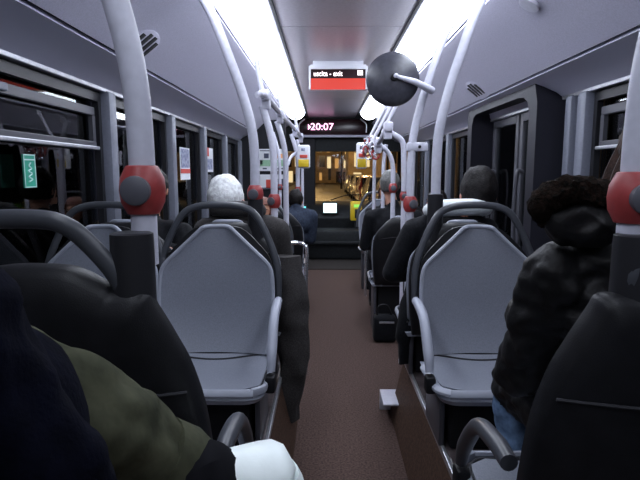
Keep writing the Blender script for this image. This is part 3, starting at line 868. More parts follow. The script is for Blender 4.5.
# coat tail falling down beside the seat into the aisle
bm = bmesh.new()
colz = [(U(262, 262, 2.38), U(298, 250, 2.45)), (U(270, 300, 2.36), U(305, 290, 2.42)), (U(275, 335, 2.34), U(304, 318, 2.40)), (U(280, 365, 2.32), U(307, 350, 2.38)), (U(281, 390, 2.32), U(304, 380, 2.36)), (U(282, 420, 2.32), U(297, 421, 2.34))]
NS = 12; rings = []
pf = []
for i in range(len(colz) - 1):
    for k in range(5):
        tt = k / 5; pf.append((colz[i][0].lerp(colz[i + 1][0], tt), colz[i][1].lerp(colz[i + 1][1], tt)))
pf.append(colz[-1])
for i, (a, b_) in enumerate(pf):
    c_ = (a + b_) / 2; hw = (b_ - a).length / 2
    th = .05 if i < 10 else .035
    ring = []
    for k in range(NS * 2):
        an = 2 * PI * k / (NS * 2)
        rr = 1 + .12 * math.sin(an * 4 + i * .25)
        ring.append(bm.verts.new(c_ + Vector((math.cos(an) * hw * rr, math.sin(an) * th * rr, 0))))
    rings.append(ring)
for a, b_ in zip(rings[:-1], rings[1:]):
    for k in range(NS * 2): bm.faces.new((a[k], a[(k + 1) % (NS * 2)], b_[(k + 1) % (NS * 2)], b_[k]))
bm.faces.new(rings[0]); bm.faces.new(rings[-1][::-1])
for v in bm.verts:
    v.co += Vector((noise.noise(v.co * 12) * .012, noise.noise(v.co * 12 + Vector((5, 0, 0))) * .02, 0)); v.co -= Vector((-.43, 2.50, SEATZ))
obj('coat_tail', bm, M['greycoat'], tm)

# dark passenger at the left window, hand resting on the seat back
seated('passenger hidden behind the near left pole, hand on seat back', (-.865, 2.54, SEATZ), 0, ('blackcoat', 'darkpants', 'skin'), 'blackhair', S=.86, head=(.02, .03, .72), feet_z=-.5,
       arms={('elbow', 1): (.24, -.10, .35), ('wrist', 1): (.12, -.22, .43), ('hand', 1): (.15, -.4, -.05)}, legs={('ankle', 1): (.12, .46, -.42), ('ankle', -1): (-.12, .46, -.42)}, hand_curl=.8)

# dark-haired man with white scarf
hh = U(478, 194, 2.52)
ts, f, J = seated('dark-haired man in black jacket with white scarf, back to camera', (.60, 2.50, SEATZ), 0, ('blackcoat', 'darkpants', 'skin_pink'), 'blackhair', S=.90,
    head=((hh.x - .60) / .9, .02, (hh.z - SEATZ) / .9), feet_z=-.5, bulk=1.12, head_s=1.13, low=-.05, arms={('elbow', -1): (-.30, .02, .24)}, legs={('ankle', 1): (.12, .50, -.42), ('ankle', -1): (-.12, .50, -.42)})
obj('scarf', T([(-.07, .08, .51), (-.095, -.02, .525), (-.06, -.10, .54), (.07, -.105, .545), (.15, -.03, .53), (.13, .08, .51)], [.03, .042, .048, .048, .042, .03], flat=(1, .8)), M['scarf'], ts)

Q_ = Vector((.60, 2.50, SEATZ))
bm = T([U(425, 262, 2.52) - Q_, U(416, 290, 2.46) - Q_, U(408, 318, 2.42) - Q_, U(405, 345, 2.40) - Q_, U(404, 362, 2.40) - Q_], [.05, .05, .045, .035, .03], seg=16, flat=(1, 1.3))
for v in bm.verts: v.co += Vector([noise.noise(v.co * 18 + Vector((q * 7, 0, 0))) * .012 for q in range(3)])
obj('coat_tail', bm, M['blackcoat'], ts)
# woman in a black quilted jacket, near right
hw = U(690, 168, 1.10)
tp, f, J = seated('person in black quilted jacket with fur hood, near right', (.715, 1.10, SEATZ), 0, ('puffer', 'jeans', 'skin'), 'brownhair', S=1.04,
    head=((hw.x - .715) / 1.04, .02, (hw.z - SEATZ) / 1.04), bulk=1.02, voxel=.009, lap=0, quilt=(0, .085, .007), long=9, feet_z=-.5, lean=(-.03, 0), wr=.016, head_s=1.05,
    arms={('elbow', -1): (-.225, .10, .22), ('wrist', -1): (-.13, .34, .14), ('hand', -1): (.3, .6, -.3)},
    legs={('knee', -1): (-.15, .36, .08), ('ankle', -1): (-.17, .30, -.165), ('knee', 1): (.08, .38, .08), ('ankle', 1): (.08, .36, -.165), ('toe', -1): (-.17, .42, -.21), ('toe', 1): (.08, .48, -.21)}, hand_curl=.7)
bm = bmesh.new()
P_ = [U(548, 222, 1.02), U(541, 205, 1.00), U(556, 193, .99), U(580, 190, .99), U(604, 196, .99), U(622, 210, 1.0)]
tube(bm, [p - Vector((.715, 1.10, SEATZ)) for p in P_], [.018, .025, .028, .028, .026, .020], seg=16, n=8)
for v in bm.verts: v.co += v.normal * 0 + Vector([noise.noise(v.co * 90 + Vector((q * 9, 0, 0))) * .008 for q in range(3)])
obj('hood_fur', bm, M['fur'], tp)
bm = bmesh.new()
ell(bm, U(584, 222, 1.02) - Vector((.715, 1.10, SEATZ)), (.085, .055, .055), sub=4)
for v in bm.verts: v.co += Vector([noise.noise(v.co * 22 + Vector((q * 9, 0, 0))) * .015 for q in range(3)])
obj('hood', bm, M['puffer'], tp)

# auburn-haired passenger facing back
seated('small auburn-haired passenger facing the camera between left poles', (-.46, 3.76, .44), PI, ('blackcoat', 'darkpants', 'skin'), 'redhair', S=.80, head=(-.01, .03, .66), face=True, long=0, low=-.07)
# passenger in slate blue jacket
seated('passenger in slate blue jacket seated past the left poles', (-.38, 4.80, .44), 0, ('bluejacket', 'darkpants', 'skin'), 'blackhair', S=.84, head=(-.02, .05, .64), tilt=-.3, bulk=1.3, lean=(.09, .06))
# right side passengers
seated('grey-haired passenger behind the red button of the curved pole', (.55, 4.22, .44), 0, ('blackcoat', 'darkpants', 'skin'), 'greyhair', S=.95, head=(-.03, .03, .74))
seated('passenger with dark hair at the right window, face turned to aisle', (1.03, 4.32, .44), 0, ('blackcoat', 'darkpants', 'skin'), 'blackhair', S=.80, yaw=.9, face=True, head=(-.14, .03, .70))
seated('passenger on the far right seat with brown hair facing back', (.62, 5.50, .45), PI, ('blackcoat', 'darkpants', 'skin'), 'brownhair', S=.80, face=True)

# neighbour on the rear bench with a crossed leg
bn = thing('rear_bench', 'rear bench under the person with the olive trousers', 'bench', (-.55, -.50, PZ))
obj('bench_seat', B(-.5, 1.7, .0, .48, .14, .24, bev=.03), M['seat'], bn)
obj('bench_back', B(-.5, 1.7, -.16, .0, .0, .80, bev=.03), M['seat_back'], bn)
obj('bench_base', B(-.48, 1.68, .03, .40, .0, .15), M['dark'], bn)
tn = thing('person', 'person with navy jacket, olive trousers and crossed leg, lower left', 'person', (-.62, -.18, SEATZ))
O = Vector((-.62, -.18, SEATZ))
hipz = SEATZ + .10
knee = U(-100, 352, .50); ank = U(168, 464, .66)
mid1 = U(75, 416, .58)
pr = [('e', (0, 0, .10), (.17, .14, .11), 1), ('e', (0, .0, .26), (.17, .14, .15), 0), ('e', (0, -.02, .42), (.185, .13, .15), 0),
      ('c', (-.14, -.02, .50), .065, (.14, -.02, .50), .065, 0), ('c', (0, 0, .54), .05, (0, .02, .63), .05, 2)]
hp, f, rot = head_prims((0, .03, .72), 1.0, 0, 0, 2); pr += hp
K = Vector(knee) - O; A = Vector(ank) - O; M1 = Vector(mid1) - O
pr += [('c', (.09, .03, .11), .09, K, .075, 1), ('c', K, .074, M1, .066, 1), ('c', M1, .066, A, .050, 1)]
# supporting leg
pr += [('c', (-.09, .03, .10), .09, (-.02, .48, .12), .068, 1), ('c', (-.02, .48, .12), .062, (-.02, .46, -.13), .045, 1), ('c', (-.02, .44, -.19), .04, (-.02, .60, -.215), .03, 3)]
# arms: right forearm lies across the thigh into the view
E1 = U(-70, 330, .36) - O; W1 = U(62, 500, .42) - O
pr += [('c', (.20, -.02, .47), .066, E1, .062, 0), ('c', E1, .060, W1, .048, 0)]
pr += [('c', (-.20, -.02, .47), .066, (-.25, .08, .24), .055, 0), ('c', (-.25, .08, .24), .054, (-.12, .28, .20), .04, 0)]
hand(pr, (-.12, .28, .20), (.5, .6, -.1), (0, 0, 1), 2, 1.0, side=1)
hand(pr, W1, (.25, .4, -.5), (0, -.3, 1), 2, 1.0, side=1)
remesh_body('body', pr, [M['navy'], M['khaki'], M['skin'], M['shoe_black']], tn, .009, None, .012)
hair_mesh('hair', f, rot, 1.0, M['blackhair'], tn)
# jacket tail over the thigh
bm = bmesh.new()
tube(bm, [U(-110, 420, .40) - O, U(-40, 385, .42) - O, U(12, 395, .43) - O, U(42, 470, .44) - O, U(50, 560, .42) - O], [.06, .075, .078, .075, .06], seg=20, n=8, flat=(1, .55))
for v in bm.verts: v.co += Vector([noise.noise(v.co * 16 + Vector((q * 7, 0, 0))) * .014 for q in range(3)])
obj('jacket_tail', bm, M['navy'], tn)
# trouser hem
hd = (A - M1).normalized()
obj('trouser_hem', T([A - hd * .03, A + hd * .012, A + hd * .030], [.056, .060, .057], seg=24, n=3), M['khaki'], tn)
obj('sock', T([A, A + hd * .05, U(205, 482, .655) - O, U(208, 512, .655) - O], [.046, .050, .053, .053], seg=20), M['sock'], tn)
# white sneaker: sole axis from heel to toe
heel = U(186, 528, .65) - O; toe = U(291, 458, .70) - O
ax = (toe - heel); Ls = ax.length; ax.normalize()
up_ = Vector((-.55, -.10, .75)); up_ = (up_ - ax * up_.dot(ax)).normalized(); sd = ax.cross(up_)
sec = [(0.0, .022, .030, .030), (.06, .033, .045, .045), (.2, .037, .050, .055), (.36, .037, .054, .058), (.52, .040, .048, .052), (.68, .045, .038, .044), (.82, .045, .030, .036), (.93, .037, .024, .028), (1.0, .018, .014, .014)]
def shoe(bm, secs, off, n=24, bot=0):
    rings = []
    for t_, w_, h_, _ in secs:
        w_ *= 1.25; h_ *= 1.3
        c_ = heel + ax * Ls * t_
        rings.append([bm.verts.new(c_ + sd * (w_ + off) * math.cos(2 * PI * k / n) + up_ * ((h_ + off) * (math.sin(2 * PI * k / n) if math.sin(2 * PI * k / n) > 0 else .45 * math.sin(2 * PI * k / n)))) for k in range(n)])
    for a, b_ in zip(rings[:-1], rings[1:]):
        for k in range(n): bm.faces.new((a[k], a[(k + 1) % n], b_[(k + 1) % n], b_[k]))
    bm.faces.new(rings[0][::-1]); bm.faces.new(rings[-1])
bm = bmesh.new(); shoe(bm, sec, .003)
bmesh.ops.subdivide_edges(bm, edges=bm.edges[:], cuts=1, use_grid_fill=True)
sh = obj('shoe', bm, M['shoe_white'], tn); sh['label'] = 'white sneaker with grey and green trim'
bm = bmesh.new()
box(bm, -.5, .5, -.5, .5, -.5, .5)
bm.free()
# sole
bm = bmesh.new(); n = 28; outl2 = []
for k in range(n):
    a = 2 * PI * k / n; t_ = .5 - .515 * math.cos(a); w_ = float(np.interp(t_, [s_[0] for s_ in sec], [s_[1] for s_ in sec])) + .004
    outl2.append((t_ * Ls, (w_ if a < PI else -w_) if 0 < k < n / 2 or k > n / 2 else 0))
prism(bm, outl2, -.030, -.014, lambda a, b_, d: heel + ax * a + sd * b_ + up_ * d)
obj('sole', bm, M['shoe_white'], sh)
for q, yy in enumerate((-.010, .0, .010)):
    obj('side_stripe', T([heel + ax * Ls * (.45 + q * .05) - sd * .028 + up_ * .030, heel + ax * Ls * (.56 + q * .05) - sd * .042 + up_ * .012, heel + ax * Ls * (.66 + q * .05) - sd * .049 + up_ * -.004], .0032, seg=6), M['shoe_grey'], sh)
    obj('lace', T([heel + ax * Ls * (.46 + q * .08) - sd * .025 + up_ * (.051 - q * .006), heel + ax * Ls * (.48 + q * .08) + up_ * (.060 - q * .008), heel + ax * Ls * (.46 + q * .08) + sd * .025 + up_ * (.051 - q * .006)], .0035, seg=6), M['shoe_white'], sh)
bm = bmesh.new(); ell(bm, heel + ax * Ls * .20 - sd * .034 + up_ * .018, (.022, .012, .016), sub=3); obj('heel_patch', bm, M['shoe_green'], sh)

# ------------------------------------------------------------------ small fittings
# chrome seat frame left of aisle
t = thing('chrome_grab_frame', 'bright chrome grab frame beside the slate blue jacket', 'rail', (U(306, 290, 3.1).x, 3.1, 0))
q0 = Vector(t.location)
obj('frame_tube', T([U(290, 243, 3.1) - q0, U(300, 243, 3.1) - q0, U(305, 246, 3.1) - q0, U(307, 252, 3.1) - q0, U(306, 290, 3.1) - q0, Vector((0, 0, 0))], .011, n=5), M['chrome'], t)
t = thing('chrome_grab_frame', 'bright chrome grab handle on the far right seat', 'rail', (U(366, 225, 5.2).x, 5.2, .0)); q0 = Vector(t.location)
obj('frame_tube', T([(0, 0, 0), U(366, 240, 5.2) - q0, U(365, 222, 5.2) - q0, U(370, 214, 5.2) - q0, U(379, 213, 5.2) - q0], .016, n=5), M['chrome'], t)
# bag on the floor at right
t = thing('bag', 'black bag standing on the floor at the right aisle edge', 'bag', (.425, 3.76, 0))
bm = B(-.07, .10, -.06, .06, .0, .20, bev=.030, seg=3)
obj('bag_body', bm, M['blackcoat'], t)
obj('bag_strap', T([(-.04, 0, .19), (-.03, 0, .26), (.03, 0, .27), (.07, 0, .19)], .008), M['dark'], t)
obj('buckle', B(-.03, .08, -.066, -.058, .15, .165, bev=.003), M['alu'], t)
# step corner on the right podium
t = thing('step_bracket', 'pale grey metal step corner at the right platform', 'bracket', (.335, 2.62, 0))
bm = bmesh.new(); box(bm, -.045, .05, .0, .025, 0, .10, bev=.003); box(bm, -.045, .05, -.16, .025, .095, .104, bev=.002)
obj('bracket', bm, M['pole'], t)
# ticket validators
def validator(loc, label, casem, facem, w=.09, h=.20, flip=1):
    t = thing('ticket_validator', label, 'machine', loc)
    obj('case', B(-w / 2, w / 2, -.05, .05, -h / 2, h / 2, bev=.018, seg=3), casem, t)
    obj('pole_bracket', B(-.02, .02, .04, .16, -.02, .02, bev=.004), M['pole'], t)
    obj('front_plate', B(-w * .42, w * .42, -.056, -.048, -h * .44, -h * .12, bev=.004), facem, t)
    obj('slot', B(-w * .3, w * .3, -.058, -.049, -h * .05, h * .08, bev=.002), M['paper_red'], t)
    obj('logo_mark', B(-w * .18, w * .12, -.055, -.049, h * .25, h * .36, bev=.002), M['paper_blue'], t)
    return t
validator(U(302, 157, 5.1) + Vector((.02, -.06, 0)), 'white and yellow ticket validator on the left pole', M['sign_case'], M['yellow'], .12, .22)
t = validator(U(361, 156, 5.3) + Vector((0, -.06, 0)), 'white ticket validator on the right, pale box', M['sign_case'], M['yellow'], .10, .26)
# red and silver hanging bundle of handles
t = thing('hanging_handles', 'cluster of red and silver hanging hand grips on the right rail', 'handle', U(370, 150, 4.9))
random.seed(3)
obj('strap_bar', T([(-.06, 0, .10), (0, 0, .12), (.09, 0, .10)], .010), M['chrome'], t)
for k in range(7):
    x = -.05 + .02 * k; z = .02 - .03 * (k % 3)
    bm = bmesh.new()
    ring = [(x + .035 * math.cos(a), random.uniform(-.012, .012) - .01 * k % 3, z + .045 * math.sin(a)) for a in np.linspace(0, 2 * PI, 14)]
    tube(bm, ring, .010, seg=8, n=2); obj('grip', bm, M['red'] if k % 2 else M['chrome'], t)
    obj('strap', T([(x, 0, .11), (x, 0, z + .04)], .006, smooth=False, seg=8), M['red'] if k % 2 == 0 else M['pole'], t)

# exit sign under the ceiling
a = U(309, 68, 4.15); b_ = U(367, 90, 4.15)
sw, shh = b_.x - a.x, a.z - b_.z
t = thing('exit_sign', 'red LED exit sign hanging from the ceiling', 'sign', ((a.x + b_.x) / 2, 4.15, (a.z + b_.z) / 2))
bm = bmesh.new(); box(bm, -sw / 2, -sw / 2 + .014, -.03, .06, -shh / 2, shh / 2 + .012, bev=.003); box(bm, sw / 2 - .014, sw / 2, -.03, .06, -shh / 2, shh / 2 + .012, bev=.003)
box(bm, -sw / 2 + .01, sw / 2 - .01, -.03, .06, shh / 2 - .012, shh / 2 + .02, bev=.003); box(bm, -sw / 2 + .01, sw / 2 - .01, .0, .06, -shh / 2, shh / 2)
obj('sign_case', bm, M['sign_case'], t)
obj('display', B(-sw / 2 + .014, sw / 2 - .014, -.012, .002, -shh / 2 + shh * .52, shh / 2 - .012), M['sign_black'], t, False)
obj('red_panel', B(-sw / 2 + .014, sw / 2 - .014, -.012, .002, -shh / 2 + .004, -shh / 2 + shh * .52), M['led_red'], t, False)
text('lettering', 'uscita - exit', .056, (-.078, -.014, shh * .225), (PI / 2, 0, 0), M['led_white'], t, sx=.85)
bm = bmesh.new(); ex = sw / 2 - .055
box(bm, ex - .02, ex + .02, -.0145, -.012, shh * .16, shh * .17); box(bm, ex - .02, ex - .014, -.0145, -.012, shh * .16, shh * .36); box(bm, ex + .012, ex + .02, -.0145, -.012, shh * .16, shh * .36); box(bm, ex - .02, ex + .02, -.0145, -.012, shh * .34, shh * .37); box(bm, ex - .005, ex + .004, -.0145, -.012, shh * .17, shh * .30)
obj('exit_icon', bm, M['led_white'], t, False)
obj('sign_bracket', B(-sw / 2 + .03, sw / 2 - .03, .0, .04, shh / 2, 2.10 - t.location.z, bev=.004), M['sign_case'], t)

# front header with LED clock
yh = 8.3
a = U(297, 119, yh); b_ = U(368, 135, yh)
struct('wall_front', B(WL, WR, yh + .10, yh + .3, U(330, 151, yh).z, 2.15), M['dash'])
t = thing('destination_display', 'dark front display with glowing pink LED digits', 'sign', ((a.x + b_.x) / 2, yh, (a.z + b_.z) / 2))
hw_, hh_ = (b_.x - a.x) / 2, (a.z - b_.z) / 2
obj('display_box', B(-hw_, hw_, .0, .12, -hh_, hh_, bev=.02), M['sign_black'], t)
obj('lower_bar', B(-hw_ - .1, hw_ + .1, -.05, .02, -hh_ - .04, -hh_ + .0, bev=.012), M['cove'], t)
text('lettering', '20:07', .15, (U(322, 127, yh).x - t.location.x, -.006, 0.0), (PI / 2, 0, 0), M['led_pink'], t, ext=.004, sx=1.1)
bm = bmesh.new(); x_ = U(310, 127, yh).x - t.location.x
prism(bm, [(x_ - .03, -.045), (x_ + .015, 0), (x_ - .03, .045)], -.01, .002, lambda p, q, d: Vector((p, d, q))); obj('arrow_mark', bm, M['led_pink'], t, False)
for k in (-1, 1):
    obj('corner_bracket', T([(k * (hw_ - .12), -.01, hh_), (k * (hw_ - .03), -.02, hh_ * .3), (k * (hw_ - .03), -.02, -hh_ * .7)], .012), M['alu'], t)

# driver cab partition, notices
yp = 6.6
struct('wall_cab', B(WL, U(286, 170, yp).x, yp, yp + .04, 0.0, U(270, 120, yp).z), M['partition'])
struct('trim_30', B(U(302, 200, 8.0).x, U(315, 200, 8.0).x, 8.36, 8.44, .0, U(310, 137, 8.36).z, bev=.02), M['partition'])
def notice(px0, py0, px1, py1, Y, label, bits, nm='notice'):
    a = U(px0, py0, Y); b2 = U(px1, py1, Y)
    c0 = (a + b2) / 2
    t = thing(nm, label, 'poster', c0)
    w2, h2 = (b2.x - a.x) / 2, (a.z - b2.z) / 2
    obj('sheet', B(-w2, w2, -.004, .004, -h2, h2, bev=.001), M['paper'], t, False)
    for (u0, v0, u1, v1, mk, pn) in bits:
        obj(pn, B(-w2 + 2 * w2 * u0, -w2 + 2 * w2 * u1, -.007, -.003, h2 - 2 * h2 * v1, h2 - 2 * h2 * v0), M[mk], t, False)
    return t
notice(258.5, 149, 285.5, 171, yp - .02, 'white notice sheet with green and orange fields on cab wall', [(.05, .5, .95, .78, 'paper_green', 'green_field'), (.62, .22, .9, .42, 'paper_orange', 'orange_field'), (.2, .2, .38, .42, 'paper_dark', 'photo_square'), (.05, .5, .14, .7, 'paper_dark', 'photo_square'),
       (.15, .86, .30, .92, 'paper_dark', 'text_line'), (.62, .86, .90, .92, 'paper_dark', 'text_line'), (.05, .06, .6, .10, 'paper_dark', 'text_line')])
notice(258.5, 174.5, 285.5, 189, yp - .02, 'lower white notice sheet with red picture on cab wall', [(.28, .35, .5, .95, 'paper_red', 'red_picture'), (.72, .3, .95, .8, 'paper_dark', 'text_block'), (.05, .9, .95, .98, 'paper_dark', 'text_line')])
# posters on the left windows
def wallposter(px0, py0, px1, py1, label, bits, base='paper', nm='wall_poster', off=.012):
    X = WL + off
    def hit(px, py):
        d = _q @ Vector(((px - 320) / FPX, (240 - py) / FPX, -1)); k = X / d.x; return Vector((0, 0, CAMZ)) + d * k
    a = hit(px0, py0); b2 = hit(px1, py1)
    y0_, y1_ = a.y, b2.y
    zt, zb = a.z, hit(px0, py1).z
    t = thing(nm, label, 'poster' if 'poster' in nm else 'sticker', (X, (y0_ + y1_) / 2, (zt + zb) / 2))
    w2, h2 = abs(y1_ - y0_) / 2, abs(zt - zb) / 2
    obj('sheet', B(-.002, .003, -w2, w2, -h2, h2), M[base], t, False)
    for (u0, v0, u1, v1, mk, pn) in bits:
        obj(pn, B(.002, .005, -w2 + 2 * w2 * u0, -w2 + 2 * w2 * u1, h2 - 2 * h2 * v1, h2 - 2 * h2 * v0), M[mk], t, False)
    return t, w2, h2
wallposter(179.5, 147, 190, 180, 'poster with blue photo and red band by a left window pillar', [(.06, .04, .94, .62, 'paper_blue', 'photo'), (.0, .66, 1, .80, 'paper_red', 'red_band')], off=.05)
wallposter(204, 147, 213, 172, 'second window poster, red corner, farther along the left wall', [(.0, .0, .5, .35, 'paper_red', 'red_corner'), (.1, .45, .9, .9, 'paper_blue', 'photo')], off=.05)
wallposter(144, 134, 149.5, 175, 'narrow white poster edge behind the near left pole', [(.1, .05, .9, .1, 'paper_dark', 'text_line')], off=.05)
t, w2, h2 = wallposter(22, 154, 36, 188, 'small green sticker on the near left window glass', [(.03, .14, .97, .18, 'stk_white', 'white_line')], base='stk', nm='window_sticker', off=.028)
bm = bmesh.new()
for (a, b2, c2, d2) in ((-w2, w2, h2 - .004, h2), (-w2, w2, -h2, -h2 + .004), (-w2, -w2 + .004, -h2, h2), (w2 - .004, w2, -h2, h2)): box(bm, .0025, .0045, a, b2, c2, d2)
obj('white_border', bm, M['stk_white'], t, False)
obj('handwriting', T([(.004, -.012, -h2 * .65), (.004, .012, -h2 * .5), (.004, -.010, -h2 * .35), (.004, .012, -h2 * .15), (.004, -.012, .0), (.004, .010, h2 * .15), (.004, -.006, h2 * .3), (.004, .006, h2 * .5)], .0025, seg=6), M['stk_white'], t)

# dashboard, driver seat, fare machine and monitor
bm = bmesh.new()
prism(bm, [(8.0, 0), (7.9, .55), (7.95, .62), (8.25, .72), (8.9, .76), (9.1, .70), (9.1, 0)], -.52, WR - .03, lambda p, q, d: Vector((d, p, q)))
t = obj('dashboard', bm, M['dash']); tag(t, 'black dashboard under the windscreen', 'dashboard')
t = thing('driver_console', 'low dark console box in front of the dashboard', 'console', (.10, 7.4, .012))
obj('console_body', B(-.50, .50, -.1, .3, 0, .42, bev=.05), M['dash'], t)
obj('console_ledge', B(-.54, .54, -.16, -.08, .22, .27, bev=.02), M['dash'], t)
c = U(330, 208, 7.9)
t = thing('monitor', 'small bright monitor screen on the dashboard', 'screen', c)
obj('monitor_case', B(-.115, .115, .0, .05, -.09, .09, bev=.012), M['dash'], t)
obj('screen', B(-.10, .10, -.005, .004, -.072, .072, bev=.002), M['screen'], t, False)
obj('monitor_stand', B(-.03, .03, .02, .06, -.09 - max(.05, c.z - .09 - .66), -.08), M['dash'], t)
c = U(356, 211, 7.6)
t = thing('fare_machine', 'yellow fare machine with green display beside the driver', 'machine', c)
obj('machine_case', B(-.085, .085, -.05, .07, -.14, .14, bev=.02), M['yellow'], t)
obj('lcd', B(-.035, .055, -.055, -.045, .055, .10), M['greenlcd'], t, False)
obj('keypad', B(-.02, .06, -.055, -.045, -.10, .03, bev=.004), M['dash'], t)
obj('machine_post', T([(0, 0, -.13), (0, 0, .0 - c.z + .0)], .025, smooth=False), M['dash'], t)
c = U(304.5, 209, 6.9)
t = thing('indicator_panel', 'small teal glowing indicator left of the monitor', 'panel', c)
obj('panel_case', B(-.03, .03, 0, .04, -.06, .06, bev=.01), M['dash'], t); obj('lamp', B(-.018, .018, -.005, .002, -.035, .035), M['teal'], t, False)
obj('panel_post', B(-.02, .02, .005, .035, -c.z + .012, -.05), M['dash'], t)

# windscreen
xa, xb = -.70, WR
ws = sthing('window_20')
zt = U(330, 150, yh).z
obj('pane', B(xa, xb, Y1 + .02, Y1 + .028, .70, 2.0), M['glass_clear'], ws, False)
bm = bmesh.new(); box(bm, WL, WR, Y1, Y1 + .06, .0, .72); box(bm, WL, xa, Y1, Y1 + .06, .72, 2.1); box(bm, WR - .06, WR, Y1, Y1 + .06, .72, 2.1); box(bm, WL, WR, Y1, Y1 + .06, 1.98, 2.12)
obj('window_frame', bm, M['partition'], ws, False)
t = obj('wiper', T([(.1, Y1 - .02, .76), (.35, Y1 - .02, .84), (.62, Y1 - .02, .86)], .008), M['dark']); tag(t, 'thin black wiper arm at the windscreen base', 'wiper')

# ------------------------------------------------------------------ the street outside
M['road'] = mat('wet_asphalt', (0.10, 0.09, 0.075), 0.38, var=0.3, scale=2)
M['pave'] = mat('pavement', (0.12, 0.11, 0.10), 0.8, var=0.2, scale=3)
GZ = -.35
struct('road', B(-4.0, 5.0, Y1 + .5, 120, GZ - .1, GZ), M['road'])
struct('pavement', B(-7, -4.0, Y1 + .5, 120, GZ - .1, GZ + .12), M['pave'])
struct('pavement', B(5.0, 9, Y1 + .5, 120, GZ - .1, GZ + .12), M['pave'])
wm = [emis('lit_window_%d' % k, c_, s_) for k, (c_, s_) in enumerate((((1, .62, .22), 2.2), ((1, .75, .4), 1.2), ((1, .5, .15), .7)))]
dkw = mat('dark_window', (0.02, 0.02, 0.025), 0.15)
random.seed(11)
def building(x0, x1, y0, y1, h, face, label, colr):
    t = thing('building', label, 'building', ((x0 + x1) / 2, (y0 + y1) / 2, GZ + .1))
    O2 = Vector(t.location)
    m_ = mat('stone_' + label[:6], colr, .85, var=.15, scale=1.5)
    obj('wall', B(x0 - O2.x, x1 - O2.x, y0 - O2.y, y1 - O2.y, 0, h), m_, t, False)
    xf = (x1 if face > 0 else x0) - O2.x
    obj('cornice', B(*sorted((xf - face * .1, xf + face * .3)), y0 - O2.y, y1 - O2.y, h - .4, h - .1), m_, t, False)
    nb = int((y1 - y0) / 2.6)
    for i in range(nb):
        for j in range(int(h / 3.2)):
            yy = y0 - O2.y + 1.2 + i * 2.6; zz = 1.0 + j * 3.2
            lit = random.random()
            mm_ = wm[random.randrange(3)] if lit < (.45 if j else .75) else dkw
            fo = obj('window', B(*sorted((xf - .02, xf + face * .06)), yy - .1, yy + 1.3, zz - .1, zz + 1.9), m_, t, False)
            obj('window_pane', B(*sorted((xf + face * .05, xf + face * .075)), yy, yy + 1.2, zz, zz + 1.8), mm_, fo, False)
stone = [(.42, .30, .16), (.36, .27, .17), (.45, .34, .2)]
def facade_front(t, x0, x1, y, h, m_, rows=3):
    O2 = Vector(t.location)
    n = int((x1 - x0) / 1.1) - 1
    for i in range(n):
        for j in range(rows):
            xx = x0 + .3 + i * 1.1 + random.uniform(0, .4); zz = GZ + .35 + j * 1.9 + random.uniform(-.2, .2)
            mm_ = wm[random.randrange(3)] if random.random() < .62 else dkw
            hh2 = random.choice((1.0, 1.3, 1.5)); ww = random.choice((.35, .5, .75))
            fo = obj('window', B(xx - .08 - O2.x, xx + ww + .08 - O2.x, y - .05 - O2.y, y + .02 - O2.y, zz - .08 - O2.z, zz + hh2 + .08 - O2.z), m_, t, False)
            obj('window_pane', B(xx - O2.x, xx + ww - O2.x, y - .07 - O2.y, y - .04 - O2.y, zz - O2.z, zz + hh2 - O2.z), mm_, fo, False)
for x0, x1, y0, y1, h, lb in ((7.0, 13, 20, 36, 14, 'nearest golden stone building on the right side of the street'), (4.3, 12, 37, 46, 15, 'second golden stone building, jutting out on the right'),
                         (2.2, 10, 50, 58, 13, 'third stone building narrowing the street on the right'), (-9, 9, 70, 78, 16, 'wide stone building closing the end of the street')):
    t = thing('building', lb, 'building', ((x0 + x1) / 2, (y0 + y1) / 2, GZ + .1)); O2 = Vector(t.location)
    m_ = mat('stone_%d' % int(y0), stone[int(y0) % 3], .85, var=.25, scale=1.5)
    obj('wall', B(x0 - O2.x, x1 - O2.x, y0 - O2.y, y1 - O2.y, 0, h), m_, t, False)
    obj('cornice', B(x0 - O2.x - .3, x1 - O2.x, y0 - O2.y - .3, y0 - O2.y + .1, h - .4, h - .1), m_, t, False)
    facade_front(t, x0, x1, y0, h, m_)
for k, (x, y) in enumerate(((-3.6, 30), (-3.6, 44), (-3.0, 62), (5.6, 20), (3.9, 33), (1.4, 46))):
    t = thing('street_lamp', 'street lamp with warm glowing head, %s on the %s pavement' % (['nearest', 'second', 'farthest'][k % 3], 'left' if x < 0 else 'right'), 'lamp', (x, y, GZ + .12))
    s_ = 1 if x < 0 else -1
    obj('lamp_post', T([(0, 0, 0), (0, 0, 3), (0, 0, 5.2), (s_ * .4, 0, 5.7), (s_ * 1.2, 0, 5.8)], [.09, .06, .05, .04, .04], seg=10), M['dark'], t)
    bm = bmesh.new(); ell(bm, (s_ * 1.3, 0, 5.72), (.28, .2, .10), sub=2); obj('lamp_head', bm, emis('lamp_warm', (1, .62, .22), 14), t)
    ld = bpy.data.lights.new('lamp_light', 'POINT'); ld.energy = 520; ld.color = (1, .62, .25); ld.shadow_soft_size = .2
    lo = bpy.data.objects.new('lamp_light', ld); C.objects.link(lo); lo.parent = t; lo.location = (s_ * 1.3, 0, 5.4)
hl = emis('headlight', (1, .92, .75), 9.0); tl = emis('tail_light', (1, .05, .03), 3.0)
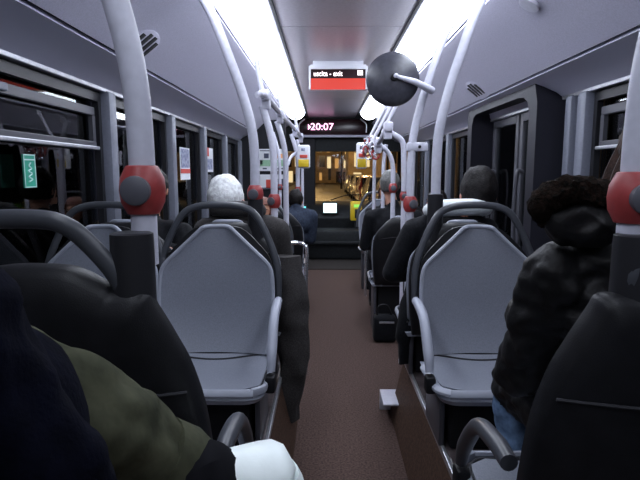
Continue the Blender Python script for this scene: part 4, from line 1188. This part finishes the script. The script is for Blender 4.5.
def car(x, y, colr, label, facing=-1):
    t = thing('car', label, 'car', (x, y, GZ), 0 if facing < 0 else PI)
    m_ = mat('car_paint', colr, .25, metal=.3, coat=.6)
    prof = [(-2.05, .30), (-2.1, .55), (-2.0, .72), (-1.1, .86), (-.45, 1.32), (-.1, 1.42), (.8, 1.43), (1.3, 1.30), (1.85, .98), (2.05, .92), (2.1, .45), (2.0, .28)]
    bm = bmesh.new()
    cols = []
    for u in (-.84, -.80, -.5, 0, .5, .80, .84):
        k_ = .94 if abs(u) > .82 else 1
        cols.append([bm.verts.new((u * (1 - .22 * max(0, (z - .85)) / .55), p, .28 + (z - .28) * (k_ if z > .5 else 1))) for p, z in prof])
    n = len(prof)
    for a, b_ in zip(cols[:-1], cols[1:]):
        for i in range(n): bm.faces.new((a[i], a[(i + 1) % n], b_[(i + 1) % n], b_[i]))
    bm.faces.new(cols[0]); bm.faces.new(cols[-1][::-1])
    obj('car_body', bm, m_, t)
    bm = bmesh.new(); prism(bm, [(-1.06, .90), (-.47, 1.30), (-.44, 1.315), (-1.03, .915)], -.64, .64, lambda p, q, d: Vector((d, p - .02, q + .01))); obj('windscreen', bm, dkw, t, False)
    for sx in (-1, 1):
        for yy in (-1.3, 1.3):
            bm = bmesh.new(); lathe(bm, [(.12, -.1), (.30, -.1), (.32, -.06), (.32, .06), (.30, .1), (.12, .1)], (sx * .74, yy, .32), axis='X', seg=18); obj('wheel', bm, M['dark'], t)
        bm = bmesh.new(); ell(bm, (sx * .60, -2.04, .64), (.13, .06, .08), sub=2); obj('headlight', bm, hl, t)
        bm = bmesh.new(); ell(bm, (sx * .66, 2.03, .78), (.08, .05, .10), sub=2); obj('tail_light', bm, tl, t)
carc = [(.5, .5, .5), (.05, .06, .1), (.35, .03, .03), (.6, .6, .58), (.1, .1, .1), (.3, .32, .35)]
cn = ['silver car parked nearest on the right of the street', 'dark blue car parked second on the right', 'red car parked behind the dark blue car', 'white car parked far down the right', 'black car parked farther down the right', 'grey car parked farthest down the right']
for k in range(6): car(2.35, 15.5 + k * 4.9, carc[k], cn[k])
